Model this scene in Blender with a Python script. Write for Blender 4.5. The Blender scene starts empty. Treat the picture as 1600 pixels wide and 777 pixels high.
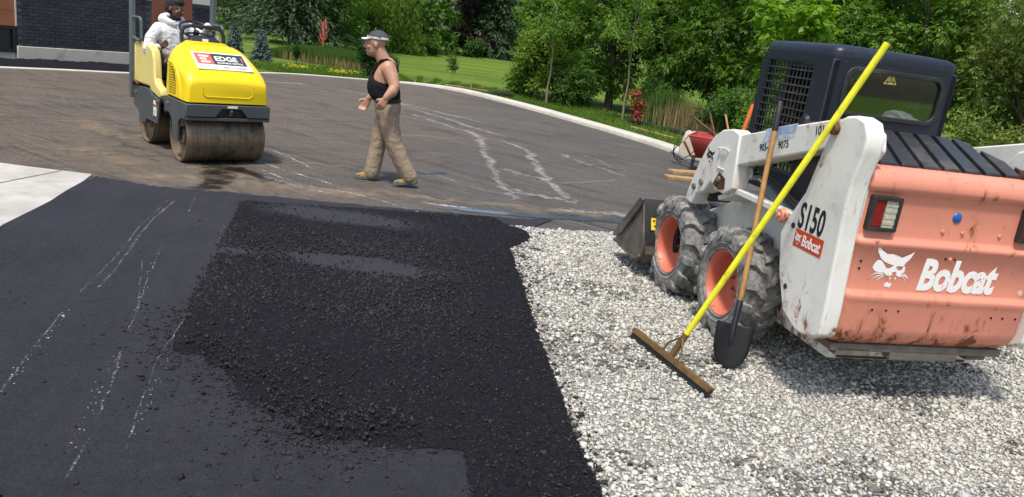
import bpy, bmesh, math, random
import numpy as np
from mathutils import Vector, Matrix
R = math.radians
S = bpy.context.scene
COL = S.collection
# ---------------------------------------------------------------- camera, sky, sun, exposure
cam_d = bpy.data.cameras.new('camera'); cam_d.lens = 27.0; cam_d.sensor_width = 36.0; cam_d.sensor_fit = 'HORIZONTAL'
cam_d.clip_start = 0.05; cam_d.clip_end = 2000.0
cam = bpy.data.objects.new('camera', cam_d); COL.objects.link(cam)
cam.matrix_world = Matrix(((0.990878, -0.134759, 0.0, 0.0),
                           (0.036028, 0.264908, -0.963600, 0.0),
                           (0.129854, 0.954811, 0.267347, 1.80937),
                           (0, 0, 0, 1)))
S.camera = cam
SUN_DIR = Vector((-0.13, -0.36, 0.92)).normalized()      # towards the sun: behind the camera, high, nearly straight behind
w = bpy.data.worlds.new('World'); S.world = w; w.use_nodes = True
wn = w.node_tree.nodes; wl = w.node_tree.links
sky = wn.new('ShaderNodeTexSky'); sky.sky_type = 'NISHITA'; sky.sun_disc = False
sky.sun_elevation = math.asin(SUN_DIR.z); sky.sun_rotation = math.atan2(SUN_DIR.x, SUN_DIR.y)
sky.air_density = 1.2; sky.dust_density = 3.0; sky.ozone_density = 1.0
wn['Background'].inputs[1].default_value = 0.15
wl.new(sky.outputs[0], wn['Background'].inputs[0])
sun_d = bpy.data.lights.new('sun', 'SUN'); sun_d.energy = 3.0; sun_d.angle = R(7.0); sun_d.color = (1.0, 0.95, 0.87)
sun = bpy.data.objects.new('sun', sun_d); COL.objects.link(sun)
sun.rotation_euler = SUN_DIR.to_track_quat('Z', 'Y').to_euler(); sun.location = (0, 0, 30)
vs = S.view_settings; vs.view_transform = 'Standard'; vs.look = 'None'; vs.exposure = 0.36; vs.gamma = 1.0
S.cycles.use_denoising = True
S.cycles.max_bounces = 6; S.cycles.transparent_max_bounces = 12
S.cycles.sample_clamp_indirect = 4.0

# ---------------------------------------------------------------- helpers
def tag(o, label=None, cat=None, group=None, kind=None):
    if label: o['label'] = label
    if cat: o['category'] = cat
    if group: o['group'] = group
    if kind: o['kind'] = kind
    return o
def empty(name, loc=(0, 0, 0), rz=0.0, label=None, cat=None, group=None):
    o = bpy.data.objects.new(name, None); COL.objects.link(o)
    o.location = loc; o.rotation_euler = (0, 0, rz); o.empty_display_size = 0.1
    return tag(o, label, cat, group)
def copy_tree(o, parent=None):
    c = o.copy(); COL.objects.link(c); c.parent = parent
    for ch in o.children: copy_tree(ch, c)
    return c

class MB:
    """collects verts and faces, builds one mesh object"""
    def __init__(s): s.v = []; s.f = []
    def add(s, vs_, fs):
        b = len(s.v); s.v += [tuple(p) for p in vs_]; s.f += [tuple(i + b for i in f) for f in fs]; return s
    def box(s, c, d, rot=None):
        x, y, z = d[0] / 2, d[1] / 2, d[2] / 2
        pts = [Vector(p) for p in ((-x, -y, -z), (x, -y, -z), (x, y, -z), (-x, y, -z), (-x, -y, z), (x, -y, z), (x, y, z), (-x, y, z))]
        if rot is not None:
            m = rot if isinstance(rot, Matrix) else Matrix.Rotation(rot, 3, 'Z'); pts = [m @ p for p in pts]
        c = Vector(c)
        return s.add([p + c for p in pts], [(3, 2, 1, 0), (4, 5, 6, 7), (0, 1, 5, 4), (1, 2, 6, 5), (2, 3, 7, 6), (3, 0, 4, 7)])
    def prism(s, poly, axis, a, b):
        """extrude a 2D polygon; axis 0: (y,z), 1: (x,z), 2: (x,y)"""
        def P(p, t): return {0: (t, p[0], p[1]), 1: (p[0], t, p[1]), 2: (p[0], p[1], t)}[axis]
        n = len(poly); area = sum(poly[i][0] * poly[(i + 1) % n][1] - poly[(i + 1) % n][0] * poly[i][1] for i in range(n))
        if (area < 0) != (axis == 1): poly = poly[::-1]
        a, b = min(a, b), max(a, b)
        return s.add([P(p, a) for p in poly] + [P(p, b) for p in poly],
                     [tuple(range(n))[::-1], tuple(range(n, 2 * n))] + [(i, (i + 1) % n, n + (i + 1) % n, n + i) for i in range(n)])
    def ring(s, outer, inner, axis, a, b):
        def P(p, t): return {0: (t, p[0], p[1]), 1: (p[0], t, p[1]), 2: (p[0], p[1], t)}[axis]
        n = len(outer); q = [P(p, a) for p in outer] + [P(p, a) for p in inner] + [P(p, b) for p in outer] + [P(p, b) for p in inner]
        f = []
        for i in range(n):
            j = (i + 1) % n
            f += [(i, j, n + j, n + i), (2 * n + i, 3 * n + i, 3 * n + j, 2 * n + j), (i, 2 * n + i, 2 * n + j, j), (n + i, n + j, 3 * n + j, 3 * n + i)]
        return s.add(q, f)
    def loft(s, rings, caps=True, closed=True):
        n = len(rings[0]); v = [p for r in rings for p in r]; f = []
        for k in range(len(rings) - 1):
            for i in range(n if closed else n - 1):
                j = (i + 1) % n; f.append((k * n + i, k * n + j, (k + 1) * n + j, (k + 1) * n + i))
        if caps and closed: f += [tuple(range(n))[::-1], tuple(range((len(rings) - 1) * n, len(rings) * n))]
        return s.add(v, f)
    def tube(s, pts, r, n=8, caps=True):
        pts = [Vector(p) for p in pts]; rr = r if isinstance(r, (list, tuple)) else [r] * len(pts); rings = []; u = None
        for i, p in enumerate(pts):
            t = (pts[min(i + 1, len(pts) - 1)] - pts[max(i - 1, 0)]).normalized()
            if u is None: u = t.orthogonal().normalized()
            else: u = (u - t * u.dot(t)); u = u.normalized() if u.length > 1e-6 else t.orthogonal().normalized()
            v = t.cross(u); rings.append([p + (u * math.cos(2 * math.pi * k / n) + v * math.sin(2 * math.pi * k / n)) * rr[i] for k in range(n)])
        return s.loft(rings, caps)
    def lathe(s, prof, origin, axis, n=32, caps=False):
        """prof: (radius, offset along axis)"""
        ax = Vector(axis).normalized(); u = ax.orthogonal().normalized(); v = ax.cross(u); o = Vector(origin)
        rings = [[o + ax * h + (u * math.cos(2 * math.pi * k / n) + v * math.sin(2 * math.pi * k / n)) * r for k in range(n)] for r, h in prof]
        return s.loft(rings, caps)
    def ell(s, c, r, n=12, m=8, rot=None):
        c = Vector(c); rings = []
        for i in range(m + 1):
            a = math.pi * (i / m) ; ring = []
            a = min(max(a, 0.12), math.pi - 0.12)
            for k in range(n):
                p = Vector((r[0] * math.sin(a) * math.cos(2 * math.pi * k / n), r[1] * math.sin(a) * math.sin(2 * math.pi * k / n), -r[2] * math.cos(a)))
                if rot is not None: p = rot @ p
                ring.append(c + p)
            rings.append(ring)
        return s.loft(rings, True)
    def build(s, name, m, parent=None, bevel=0.0, smooth=35, seg=2, cols=None):
        me = bpy.data.meshes.new(name); me.from_pydata(s.v, [], s.f); me.update()
        if smooth:
            me.polygons.foreach_set('use_smooth', [True] * len(me.polygons)); me.set_sharp_from_angle(angle=R(smooth))
        o = bpy.data.objects.new(name, me); COL.objects.link(o); o.parent = parent
        if m: me.materials.append(m)
        if bevel:
            b = o.modifiers.new('bevel', 'BEVEL'); b.width = bevel; b.segments = seg; b.limit_method = 'ANGLE'; b.angle_limit = R(38)
        return o

def np_mesh(name, V, F, m, parent=None, col=None, smooth=False, nv=4):
    """V (n,3) float, F (k,nv) int; col (n,) or (n,3) vertex attribute"""
    me = bpy.data.meshes.new(name); V = np.ascontiguousarray(V, dtype=np.float32); F = np.ascontiguousarray(F, dtype=np.int32)
    me.vertices.add(len(V)); me.vertices.foreach_set('co', V.ravel())
    me.loops.add(F.size); me.loops.foreach_set('vertex_index', F.ravel())
    me.polygons.add(len(F)); me.polygons.foreach_set('loop_start', np.arange(0, F.size, F.shape[1], dtype=np.int32))
    me.update(calc_edges=True); me.validate(verbose=False)
    if smooth: me.polygons.foreach_set('use_smooth', np.ones(len(F), dtype=bool))
    if col is not None:
        a = me.color_attributes.new('col', 'FLOAT_COLOR', 'POINT'); c = np.ones((len(V), 4), dtype=np.float32)
        c[:, :3] = col if col.ndim == 2 else col[:, None]
        a.data.foreach_set('color', c.ravel())
    me.materials.append(m)
    o = bpy.data.objects.new(name, me); COL.objects.link(o); o.parent = parent
    return o
def vnoise(x, y, seed=0):
    """smooth 2D value noise, numpy"""
    rs = np.random.RandomState(seed); T = rs.rand(256, 256)
    xi = np.floor(x).astype(int); yi = np.floor(y).astype(int); fx = x - xi; fy = y - yi
    fx = fx * fx * (3 - 2 * fx); fy = fy * fy * (3 - 2 * fy)
    g = lambda a, b: T[a % 256, b % 256]
    return (g(xi, yi) * (1 - fx) + g(xi + 1, yi) * fx) * (1 - fy) + (g(xi, yi + 1) * (1 - fx) + g(xi + 1, yi + 1) * fx) * fy
def fbm(x, y, seed=0, o=4):
    s = 0; a = 0.5
    for k in range(o): s = s + a * vnoise(x * 2 ** k + 17 * k, y * 2 ** k + 31 * k, seed + k); a *= 0.5
    return s / (1 - 0.5 ** o)
def inpoly(x, y, poly):
    r = np.zeros(x.shape, bool); n = len(poly)
    for i in range(n):
        x0, y0 = poly[i]; x1, y1 = poly[(i + 1) % n]
        if y0 == y1: continue
        c = ((y0 > y) != (y1 > y)) & (x < (x1 - x0) * (y - y0) / (y1 - y0) + x0); r ^= c
    return r
def rrect(x0, x1, z0, z1, r, n=5, cut=None):
    pts = []
    for cx, cz, a in ((x1 - r, z0 + r, -90), (x1 - r, z1 - r, 0), (x0 + r, z1 - r, 90), (x0 + r, z0 + r, 180)):
        for k in range(n): t = R(a + 90 * k / (n - 1)); pts.append((cx + r * math.cos(t), cz + r * math.sin(t)))
    return pts

# ---------------------------------------------------------------- materials
class NT:
    def __init__(s, name):
        s.m = bpy.data.materials.new(name); s.m.use_nodes = True; s.t = s.m.node_tree; s.p = s.t.nodes['Principled BSDF']; s.out = s.t.nodes['Material Output']
        s.tc = None
    def n(s, kind, **kw):
        nd = s.t.nodes.new('ShaderNode' + kind)
        for k, v in kw.items():
            if k.startswith('i_'):
                key = k[2:]; nd.inputs[int(key) if key.isdigit() else key].default_value = v
            else: setattr(nd, k, v)
        return nd
    def l(s, a, b): s.t.links.new(a, b)
    def co(s, scale=None, kind='Object'):
        if s.tc is None: s.tc = s.n('TexCoord')
        if scale is None: return s.tc.outputs[kind]
        mp = s.n('Mapping'); mp.inputs['Scale'].default_value = scale; s.l(s.tc.outputs[kind], mp.inputs[0]); return mp.outputs[0]
    def aniso(s, ang, sx, sy):
        a = s.n('Mapping'); a.inputs['Rotation'].default_value = (0, 0, R(-ang)); s.l(s.co(), a.inputs[0]); b = s.n('Mapping'); b.inputs['Scale'].default_value = (sx, sy, 1); s.l(a.outputs[0], b.inputs[0]); return b.outputs[0]
    def noise(s, scale, detail=4, rough=0.55, vec=None, dist=0.0):
        nd = s.n('TexNoise'); nd.inputs['Scale'].default_value = scale; nd.inputs['Detail'].default_value = detail; nd.inputs['Roughness'].default_value = rough; nd.inputs['Distortion'].default_value = dist
        s.l(vec if vec is not None else s.co(), nd.inputs['Vector']); return nd.outputs[0]
    def ramp(s, fac, a, b, ca=(0, 0, 0, 1), cb=(1, 1, 1, 1)):
        nd = s.n('ValToRGB'); e = nd.color_ramp.elements; e[0].position = a; e[1].position = b; e[0].color = ca; e[1].color = cb; s.l(fac, nd.inputs[0]); return nd.outputs[0]
    def mix(s, fac, a, b, mode='MIX'):
        nd = s.n('Mix', data_type='RGBA', blend_type=mode)
        for sock, val in ((nd.inputs[0], fac), (nd.inputs[6], a), (nd.inputs[7], b)):
            if isinstance(val, (int, float)): sock.default_value = val
            elif isinstance(val, tuple): sock.default_value = val if len(val) == 4 else val + (1,)
            else: s.l(val, sock)
        return nd.outputs[2]
    def math(s, op, a, b=None, clamp=False):
        nd = s.n('Math', operation=op, use_clamp=clamp)
        for i, val in enumerate((a, b)):
            if val is None: continue
            if isinstance(val, (int, float)): nd.inputs[i].default_value = val
            else: s.l(val, nd.inputs[i])
        return nd.outputs[0]
    def bump(s, h, dist, strength=1.0, prev=None):
        nd = s.n('Bump'); nd.inputs['Distance'].default_value = dist; nd.inputs['Strength'].default_value = strength; s.l(h, nd.inputs['Height'])
        if prev is not None: s.l(prev, nd.inputs['Normal'])
        return nd.outputs[0]
    def set(s, **kw):
        for k, v in kw.items():
            sock = s.p.inputs[{'col': 'Base Color', 'rough': 'Roughness', 'metal': 'Metallic', 'nor': 'Normal', 'spec': 'Specular IOR Level', 'alpha': 'Alpha', 'coat': 'Coat Weight', 'trans': 'Transmission Weight', 'ior': 'IOR'}[k]]
            if isinstance(v, (int, float)): sock.default_value = v
            elif isinstance(v, tuple): sock.default_value = v if len(v) == 4 else v + (1,)
            else: s.l(v, sock)
        return s.m
def c4(c): return tuple(c) + (1,)
def plain(name, col, rough=0.6, metal=0.0, var=0.25, scale=9.0, bump=0.0, bscale=120.0, dirt=None, damt=0.5, dscale=5.0, spec=0.5):
    """a surface with uneven tone, fine relief and blotches of dirt"""
    t = NT(name); n1 = t.noise(scale, 5)
    c = t.mix(t.ramp(n1, 0.3, 0.7), c4([x * (1 - var) for x in col]), c4([min(1, x * (1 + var * 0.4)) for x in col]))
    if dirt: c = t.mix(t.ramp(t.noise(dscale, 7, 0.65), 1 - damt, 1.02 - damt * 0.5), c, c4(dirt))
    kw = dict(col=c, metal=metal, spec=spec, rough=t.math('ADD', t.math('MULTIPLY', t.noise(scale * 3, 3), 0.25), rough - 0.12))
    if bump: kw['nor'] = t.bump(t.noise(bscale, 3), bump)
    return t.set(**kw)
def painted(name, col, rust=(0.12, 0.045, 0.015), chip=0.66, cscale=14.0, rough=0.42, var=0.12, grime=(0.25, 0.2, 0.14), gamt=0.42, stretch=(1, 1, 1), low=None, fresh=None):
    """old machine paint: fading, grime film, chipped spots down to rust; low = (z, more chips below it)"""
    t = NT(name); v = t.co(stretch)
    base = t.mix(t.ramp(t.noise(2.2, 4), 0.35, 0.7), c4([x * (1 - var) for x in col]), c4(col))
    base = t.mix(t.math('MULTIPLY', t.ramp(t.noise(5.0, 8, 0.7), 1 - gamt, 0.95), 0.55), base, c4(grime))
    if fresh:
        s0 = t.n('SeparateXYZ'); t.l(t.co(), s0.inputs[0]); k0 = t.math('MULTIPLY', t.math('SUBTRACT', t.math('ADD', fresh[0], t.math('MULTIPLY', t.noise(3, 5), 0.25)), s0.outputs[2]), 6.0, True); base = t.mix(t.math('MULTIPLY', k0, 0.75), base, c4(fresh[1]))
    nz = t.noise(cscale, 9, 0.68, v, 0.4)
    big = t.noise(2.6, 3)
    nz = t.math('ADD', t.math('MULTIPLY', nz, 0.75), t.math('MULTIPLY', big, 0.25))
    if low:
        sx = t.n('SeparateXYZ'); t.l(t.co(), sx.inputs[0])
        k = t.math('MULTIPLY', t.math('SUBTRACT', low[0], sx.outputs[2], ), low[1], True); nz = t.math('ADD', nz, t.math('MINIMUM', k, low[2] if len(low) > 2 else 0.12))
    scr = t.math('MULTIPLY', t.ramp(t.noise(3.0, 5, 0.6, t.co((3, 3, 26)), 0.2), 0.66, 0.70), t.ramp(big, 0.5, 0.62)); scr2 = t.math('MULTIPLY', t.ramp(t.noise(3.0, 5, 0.6, t.co((24, 24, 2.2)), 0.5), 0.67, 0.71), t.ramp(t.noise(3.1, 3), 0.48, 0.6))
    base = t.mix(t.math('MULTIPLY', t.ramp(nz, chip - 0.07, chip), 0.45), base, c4((rust[0] * 2.6, rust[1] * 2.4, rust[2] * 2.2)))
    mask = t.math('MAXIMUM', t.ramp(nz, chip - 0.015, chip + 0.035), t.math('MULTIPLY', t.math('MAXIMUM', scr, scr2), 0.7))
    rcol = t.mix(t.noise(60, 3), c4(rust), c4([x * 2.6 for x in rust]))
    c = t.mix(mask, base, rcol)
    rg = t.math('ADD', t.math('MULTIPLY', t.noise(20, 4), 0.2), rough - 0.1); rg = t.math('ADD', rg, t.math('MULTIPLY', mask, 0.35), True)
    nor = t.bump(t.math('ADD', t.math('MULTIPLY', mask, -0.6), t.math('MULTIPLY', t.noise(7, 3), 0.6)), 0.0025)
    return t.set(col=c, rough=rg, nor=nor)
def leafmat(name, dark, light, trans=0.35):
    t = NT(name); a = t.n('VertexColor'); a.layer_name = 'col'
    sx = t.n('SeparateXYZ'); t.l(a.outputs[0], sx.inputs[0])
    c = t.mix(sx.outputs[0], c4(dark), c4(light))
    d = t.n('BsdfDiffuse'); tr = t.n('BsdfTranslucent'); g = t.n('BsdfGlossy'); g.inputs['Roughness'].default_value = 0.45
    t.l(c, d.inputs[0]); t.l(t.mix(1.0, c, (1.1, 1.25, 0.5, 1), 'MULTIPLY'), tr.inputs[0]); g.inputs[0].default_value = (1, 1, 1, 1)
    m1 = t.n('MixShader'); m1.inputs[0].default_value = trans; t.l(d.outputs[0], m1.inputs[1]); t.l(tr.outputs[0], m1.inputs[2])
    m2 = t.n('MixShader'); m2.inputs[0].default_value = 0.012; t.l(m1.outputs[0], m2.inputs[1]); t.l(g.outputs[0], m2.inputs[2])
    t.l(m2.outputs[0], t.out.inputs[0]); return t.m
FONT_CACHE = {}
def text(body, size, m, parent, loc, rot, name='lettering', xs=1.0, bold=0.0, shear=0.0, depth=0.0008, align='LEFT', space=1.0):
    """flat lettering turned to a mesh, lying on a face"""
    cu = bpy.data.curves.new(name, 'FONT'); cu.body = body; cu.size = size; cu.offset = bold; cu.shear = shear; cu.extrude = depth; cu.align_x = align; cu.space_character = space
    cu.resolution_u = 3
    tmp = bpy.data.objects.new('tmp', cu); COL.objects.link(tmp)
    dg = bpy.context.evaluated_depsgraph_get(); me = bpy.data.meshes.new_from_object(tmp.evaluated_get(dg)); bpy.data.objects.remove(tmp); bpy.data.curves.remove(cu)
    me.name = name; me.materials.clear(); me.materials.append(m)
    o = bpy.data.objects.new(name, me); COL.objects.link(o); o.parent = parent; o.location = loc; o.rotation_euler = rot; o.scale = (xs, 1, 1)
    return o
# ---------------------------------------------------------------- ground
def spline(pts, n=8):
    P = [Vector((*p, 0)[:3]) for p in pts]; out = []
    for i in range(len(P) - 1):
        p0, p1, p2, p3 = P[max(i - 1, 0)], P[i], P[i + 1], P[min(i + 2, len(P) - 1)]
        for k in range(n):
            t = k / n; out.append(0.5 * ((2 * p1) + (p2 - p0) * t + (2 * p0 - 5 * p1 + 4 * p2 - p3) * t * t + (3 * p1 - p0 - 3 * p2 + p3) * t ** 3))
    return out + [P[-1]]
def m_lawn_():
    t = NT('mown_lawn_grass'); n1 = t.noise(0.35, 5); n2 = t.noise(6, 6, 0.7); n3 = t.noise(7, 8, 0.85)
    c = t.mix(t.ramp(n1, 0.3, 0.7), (0.088, 0.165, 0.024), (0.15, 0.25, 0.036))
    c = t.mix(t.math('MULTIPLY', t.ramp(n2, 0.35, 0.7), 0.5), c, (0.10, 0.16, 0.03)); c = t.mix(t.math('MULTIPLY', t.ramp(n3, 0.4, 0.65), 0.5), c, (0.03, 0.07, 0.01))
    v = t.co((0.12, 0.5, 1)); c = t.mix(t.math('MULTIPLY', t.ramp(t.noise(1.5, 5, 0.6, v), 0.42, 0.62), 0.6), c, (0.21, 0.27, 0.05))
    return t.set(col=c, rough=0.9, spec=0.05, nor=t.bump(t.noise(35, 5, 0.7), 0.06))
def m_lot_():
    t = NT('old_worn_asphalt'); A = t.aniso(-30, 0.16, 1.0); B = t.aniso(-59, 0.16, 1.0); C = t.aniso(34, 0.16, 1.0); thA = t.aniso(-28, 0.25, 3.6); thB = t.aniso(-57, 0.22, 3.6); thC = t.aniso(30, 0.25, 3.6)
    big = t.noise(0.28, 4); agg = t.noise(75, 3, 0.8); sp = t.noise(24, 6, 0.8); zone = t.ramp(t.noise(0.22, 2), 0.42, 0.58)
    sx = t.n('SeparateXYZ'); t.l(t.co(), sx.inputs[0]); left = t.ramp(t.math('ADD', t.math('MULTIPLY', sx.outputs[0], -0.12), t.noise(0.5, 4)), 0.50, 0.92)
    c = t.mix(t.ramp(big, 0.38, 0.62), (0.084, 0.079, 0.076), (0.118, 0.106, 0.094)); c = t.mix(t.math('MULTIPLY', left, 0.9), c, (0.150, 0.116, 0.086))
    def lay(c, v, sc, lo, hi, k, col, m=None):
        f = t.math('MULTIPLY', t.ramp(t.noise(sc, 8, 0.68, v, 0.5), lo, hi), k)
        if m is not None: f = t.math('MULTIPLY', f, m)
        return t.mix(f, c, col)
    c = lay(c, A, 3.0, 0.50, 0.66, 0.5, (0.150, 0.136, 0.122)); c = lay(c, C, 2.6, 0.50, 0.66, 0.6, (0.155, 0.128, 0.098), left); c = lay(c, B, 2.6, 0.54, 0.68, 0.5, (0.16, 0.135, 0.105), zone)
    c = lay(c, A, 4.2, 0.52, 0.66, 0.7, (0.032, 0.032, 0.034)); c = lay(c, C, 3.4, 0.54, 0.66, 0.65, (0.040, 0.037, 0.036), left)
    c = lay(c, thA, 3.0, 0.55, 0.66, 0.6, (0.20, 0.185, 0.165)); c = lay(c, thB, 3.0, 0.56, 0.66, 0.55, (0.19, 0.17, 0.145), zone); c = lay(c, thC, 2.6, 0.55, 0.66, 0.5, (0.045, 0.042, 0.041), left); c = lay(c, thA, 4.0, 0.56, 0.66, 0.5, (0.028, 0.028, 0.03))
    c = lay(c, None, 0.9, 0.56, 0.68, 0.6, (0.038, 0.037, 0.038))
    c = t.mix(t.math('MULTIPLY', t.ramp(sp, 0.46, 0.60), 0.6), c, (0.036, 0.034, 0.033)); c = t.mix(t.math('MULTIPLY', t.ramp(t.noise(19, 8, 0.9), 0.53, 0.64), 0.55), c, (0.20, 0.185, 0.165)); c = t.mix(t.math('MULTIPLY', t.ramp(agg, 0.50, 0.72), 0.5), c, (0.19, 0.175, 0.155))
    return t.set(col=c, rough=t.math('ADD', t.math('MULTIPLY', big, 0.2), 0.7), spec=0.18, nor=t.bump(t.noise(70, 5, 0.8), 0.012))
def m_new_():
    t = NT('fresh_rolled_asphalt'); v = t.n('TexVoronoi'); v.inputs['Scale'].default_value = 62; t.l(t.co(), v.inputs['Vector'])
    n = t.noise(1.2, 5); f = t.noise(85, 4, 0.75)
    c = t.mix(t.ramp(n, 0.3, 0.7), (0.027, 0.027, 0.036), (0.041, 0.041, 0.053)); c = t.mix(t.math('MULTIPLY', t.ramp(t.noise(13, 7, 0.8), 0.46, 0.64), 0.5), c, (0.019, 0.019, 0.023)); c = t.mix(t.math('MULTIPLY', t.ramp(t.noise(34, 5, 0.85), 0.52, 0.66), 0.5), c, (0.070, 0.070, 0.080)); c = t.mix(t.math('MULTIPLY', t.ramp(t.noise(2.2, 4, 0.6, t.aniso(-76, 0.12, 1.6)), 0.45, 0.65), 0.35), c, (0.050, 0.050, 0.057)); c = t.mix(t.math('MULTIPLY', t.ramp(f, 0.42, 0.7), 0.6), c, (0.010, 0.010, 0.012))
    c = t.mix(t.math('MULTIPLY', t.ramp(v.outputs['Distance'], 0.05, 0.28, (1, 1, 1, 1), (0, 0, 0, 1)), 0.5), c, (0.075, 0.075, 0.084))
    h = t.math('ADD', t.math('MULTIPLY', v.outputs['Distance'], -0.5), t.noise(230, 4, 0.8)); h = t.math('ADD', h, t.math('MULTIPLY', t.noise(25, 4), 0.8))
    return t.set(col=c, rough=t.math('ADD', t.math('MULTIPLY', t.noise(3, 4), 0.2), 0.62), spec=0.22, nor=t.bump(h, 0.009))
def m_loose_():
    t = NT('loose_hot_asphalt'); f = t.noise(48, 5, 0.85)
    c = t.mix(t.ramp(f, 0.35, 0.7), (0.0065, 0.0065, 0.009), (0.024, 0.024, 0.031)); a = t.n('VertexColor'); a.layer_name = 'col'; sx = t.n('SeparateXYZ'); t.l(a.outputs[0], sx.inputs[0]); c = t.mix(sx.outputs[0], c, t.mix(t.ramp(f, 0.35, 0.7), (0.034, 0.034, 0.042), (0.058, 0.058, 0.070)))
    return t.set(col=c, rough=0.65, spec=0.12, nor=t.bump(t.noise(140, 4, 0.8), 0.012))
def m_bed_():
    t = NT('gravel_dust_bed'); c = t.mix(t.ramp(t.noise(1.3, 6, 0.65), 0.35, 0.65), (0.30, 0.285, 0.255), (0.46, 0.43, 0.38)); c = t.mix(t.math('MULTIPLY', t.ramp(t.noise(80, 4, 0.7), 0.4, 0.7), 0.6), c, (0.14, 0.135, 0.125))
    return t.set(col=c, rough=0.9, nor=t.bump(t.noise(60, 5, 0.8), 0.02))
def m_stone_(name):
    t = NT(name); a = t.n('VertexColor'); a.layer_name = 'col'; c = t.mix(t.math('MULTIPLY', t.ramp(t.noise(120, 3), 0.4, 0.7), 0.25), a.outputs[0], (0.16, 0.15, 0.14))
    return t.set(col=c, rough=0.8, spec=0.15)
m_conc = plain('pale_concrete', (0.46, 0.44, 0.40), 0.85, var=0.28, scale=2.2, bump=0.003, bscale=90, dirt=(0.30, 0.27, 0.22), damt=0.5, dscale=3.0)
m_kerb = plain('kerb_concrete', (0.54, 0.51, 0.44), 0.85, var=0.15, scale=3, bump=0.003, bscale=90, dirt=(0.40, 0.36, 0.28), damt=0.42)
m_lawn, m_lot, m_new, m_loose, m_bed = m_lawn_(), m_lot_(), m_new_(), m_loose_(), m_bed_()
def sheet(name, poly, z, m, kind='structure', parent=None, thick=0.0):
    b = MB()
    if thick: b.prism(poly, 2, z - thick, z)
    else:
        a = sum(poly[i][0] * poly[(i + 1) % len(poly)][1] - poly[(i + 1) % len(poly)][0] * poly[i][1] for i in range(len(poly)))
        poly = poly if a > 0 else poly[::-1]; b.add([(x, y, z) for x, y in poly], [tuple(range(len(poly)))])
    o = b.build(name, m, parent, 0, 0); 
    if kind and parent is None: o['kind'] = kind
    return o
sheet('lawn', [(-400, -60), (400, -60), (400, 600), (-400, 600)], -0.03, m_lawn)
CURB = [(-12.2, 10.3), (-9.639, 13.949), (-9.013, 14.852), (-8.207, 15.869), (-7.62, 17.1), (-7.2, 19.0), (-6.5, 20.7), (-4.926, 22.1), (-3.652, 22.9), (-2.485, 22.75), (-1.277, 21.6), (0.338, 19.379), (2.34, 16.082), (3.076, 14.301), (4.3, 11.2), (5.4, 8.4), (6.6, 5.4), (8.0, 1.9)]
cs = spline(CURB, 6)
lot_poly = [(p.x, p.y) for p in cs] + [(8.0, -3.5), (-12.2, -3.5)]
lot = sheet('parking_lot', lot_poly, 0.0, m_lot)
# kerb: rounded concrete profile along the edge
rings = []
for i, p in enumerate(cs):
    t_ = (cs[min(i + 1, len(cs) - 1)] - cs[max(i - 1, 0)]).normalized(); n_ = Vector((-t_.y, t_.x, 0))      # outwards (left of travel is out)
    h = 0.03 if i < 44 else 0.03 + min(1, (i - 44) / 12) * 0.07
    wd = 0.10 if i < 44 else 0.10 + min(1, (i - 44) / 20) * 0.22
    rings.append([p + n_ * a + Vector((0, 0, z)) for a, z in ((-0.02, -0.05), (-0.02, h * 0.55), (0.0, h * 0.9), (0.03, h), (wd - 0.03, h), (wd, h * 0.85), (wd + 0.01, -0.05))])
b = MB(); b.loft(rings, False, False); tag(b.build('kerb', m_kerb, None, 0, 50), kind='structure')
# pale slab on the left
SLAB = [(-8.5, 4.6), (-8.5, 7.06), (-4.04, 7.06), (-3.93, 6.7), (-3.85, 6.3), (-3.74, 5.75), (-3.64, 5.2), (-3.42, 4.2), (-8.5, 4.2)]
SLAB = [(-8.5, 4.0), (-8.5, 7.0), (-4.62, 7.02), (-4.04, 7.06), (-3.95, 6.75), (-3.87, 6.35), (-3.78, 6.0), (-3.73, 5.7), (-3.66, 5.25), (-3.45, 4.6), (-3.36, 4.0)]
slab = sheet('concrete_slab', SLAB, 0.020, m_conc, thick=0.06)
sheet('slab_joint', [(-4.75, 4.0), (-4.735, 4.0), (-4.305, 7.03), (-4.32, 7.03)], 0.024, plain('joint_filler', (0.22, 0.2, 0.17), 0.9), None, slab)  # strip of darker filler marks the slab joint
sheet('concrete_walk', [(4.45, 5.6), (6.0, 5.2), (6.6, 6.6), (4.75, 7.2)], 0.05, m_conc, thick=0.1)
# fresh asphalt mat
rs = np.random.RandomState(4)
edge = spline([(-3.99, 7.03), (-3.6, 6.99), (-3.172, 6.985), (-2.65, 7.128), (-1.791, 7.272), (-0.683, 7.495), (-0.171, 7.601), (0.15, 7.72), (0.4, 7.85)], 10)
NEW = [(p.x + rs.randn() * 0.010, p.y + rs.randn() * 0.016) for p in edge] + [(0.15, 7.3), (0.02, 7.0), (-0.05, 6.5), (0.05, 5.9), (0.12, 5.4), (0.22, 4.6), (0.33, 3.9), (0.42, 3.3), (0.6, 2.3), (0.9, 0.5), (-3.0, 0.5), (-3.2, 3.0), (-3.36, 4.0), (-3.45, 4.6), (-3.65, 5.25), (-3.72, 5.7), (-3.86, 6.35), (-3.94, 6.75)]
new = sheet('fresh_asphalt', NEW, 0.012, m_new)
# gravel bed under the stones
GRAV = [(-0.10, 7.30), (0.5, 7.42), (1.3, 7.75), (2.4, 8.1), (3.6, 8.4), (4.6, 7.3), (4.5, 5.6), (4.6, 3.0), (3.4, 1.2), (0.75, 1.2), (0.60, 2.3), (0.42, 3.3), (0.33, 3.9), (0.22, 4.6), (0.12, 5.4), (0.05, 5.9), (-0.05, 6.5)]
bed = sheet('gravel_bed', GRAV, 0.006, m_bed)
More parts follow.
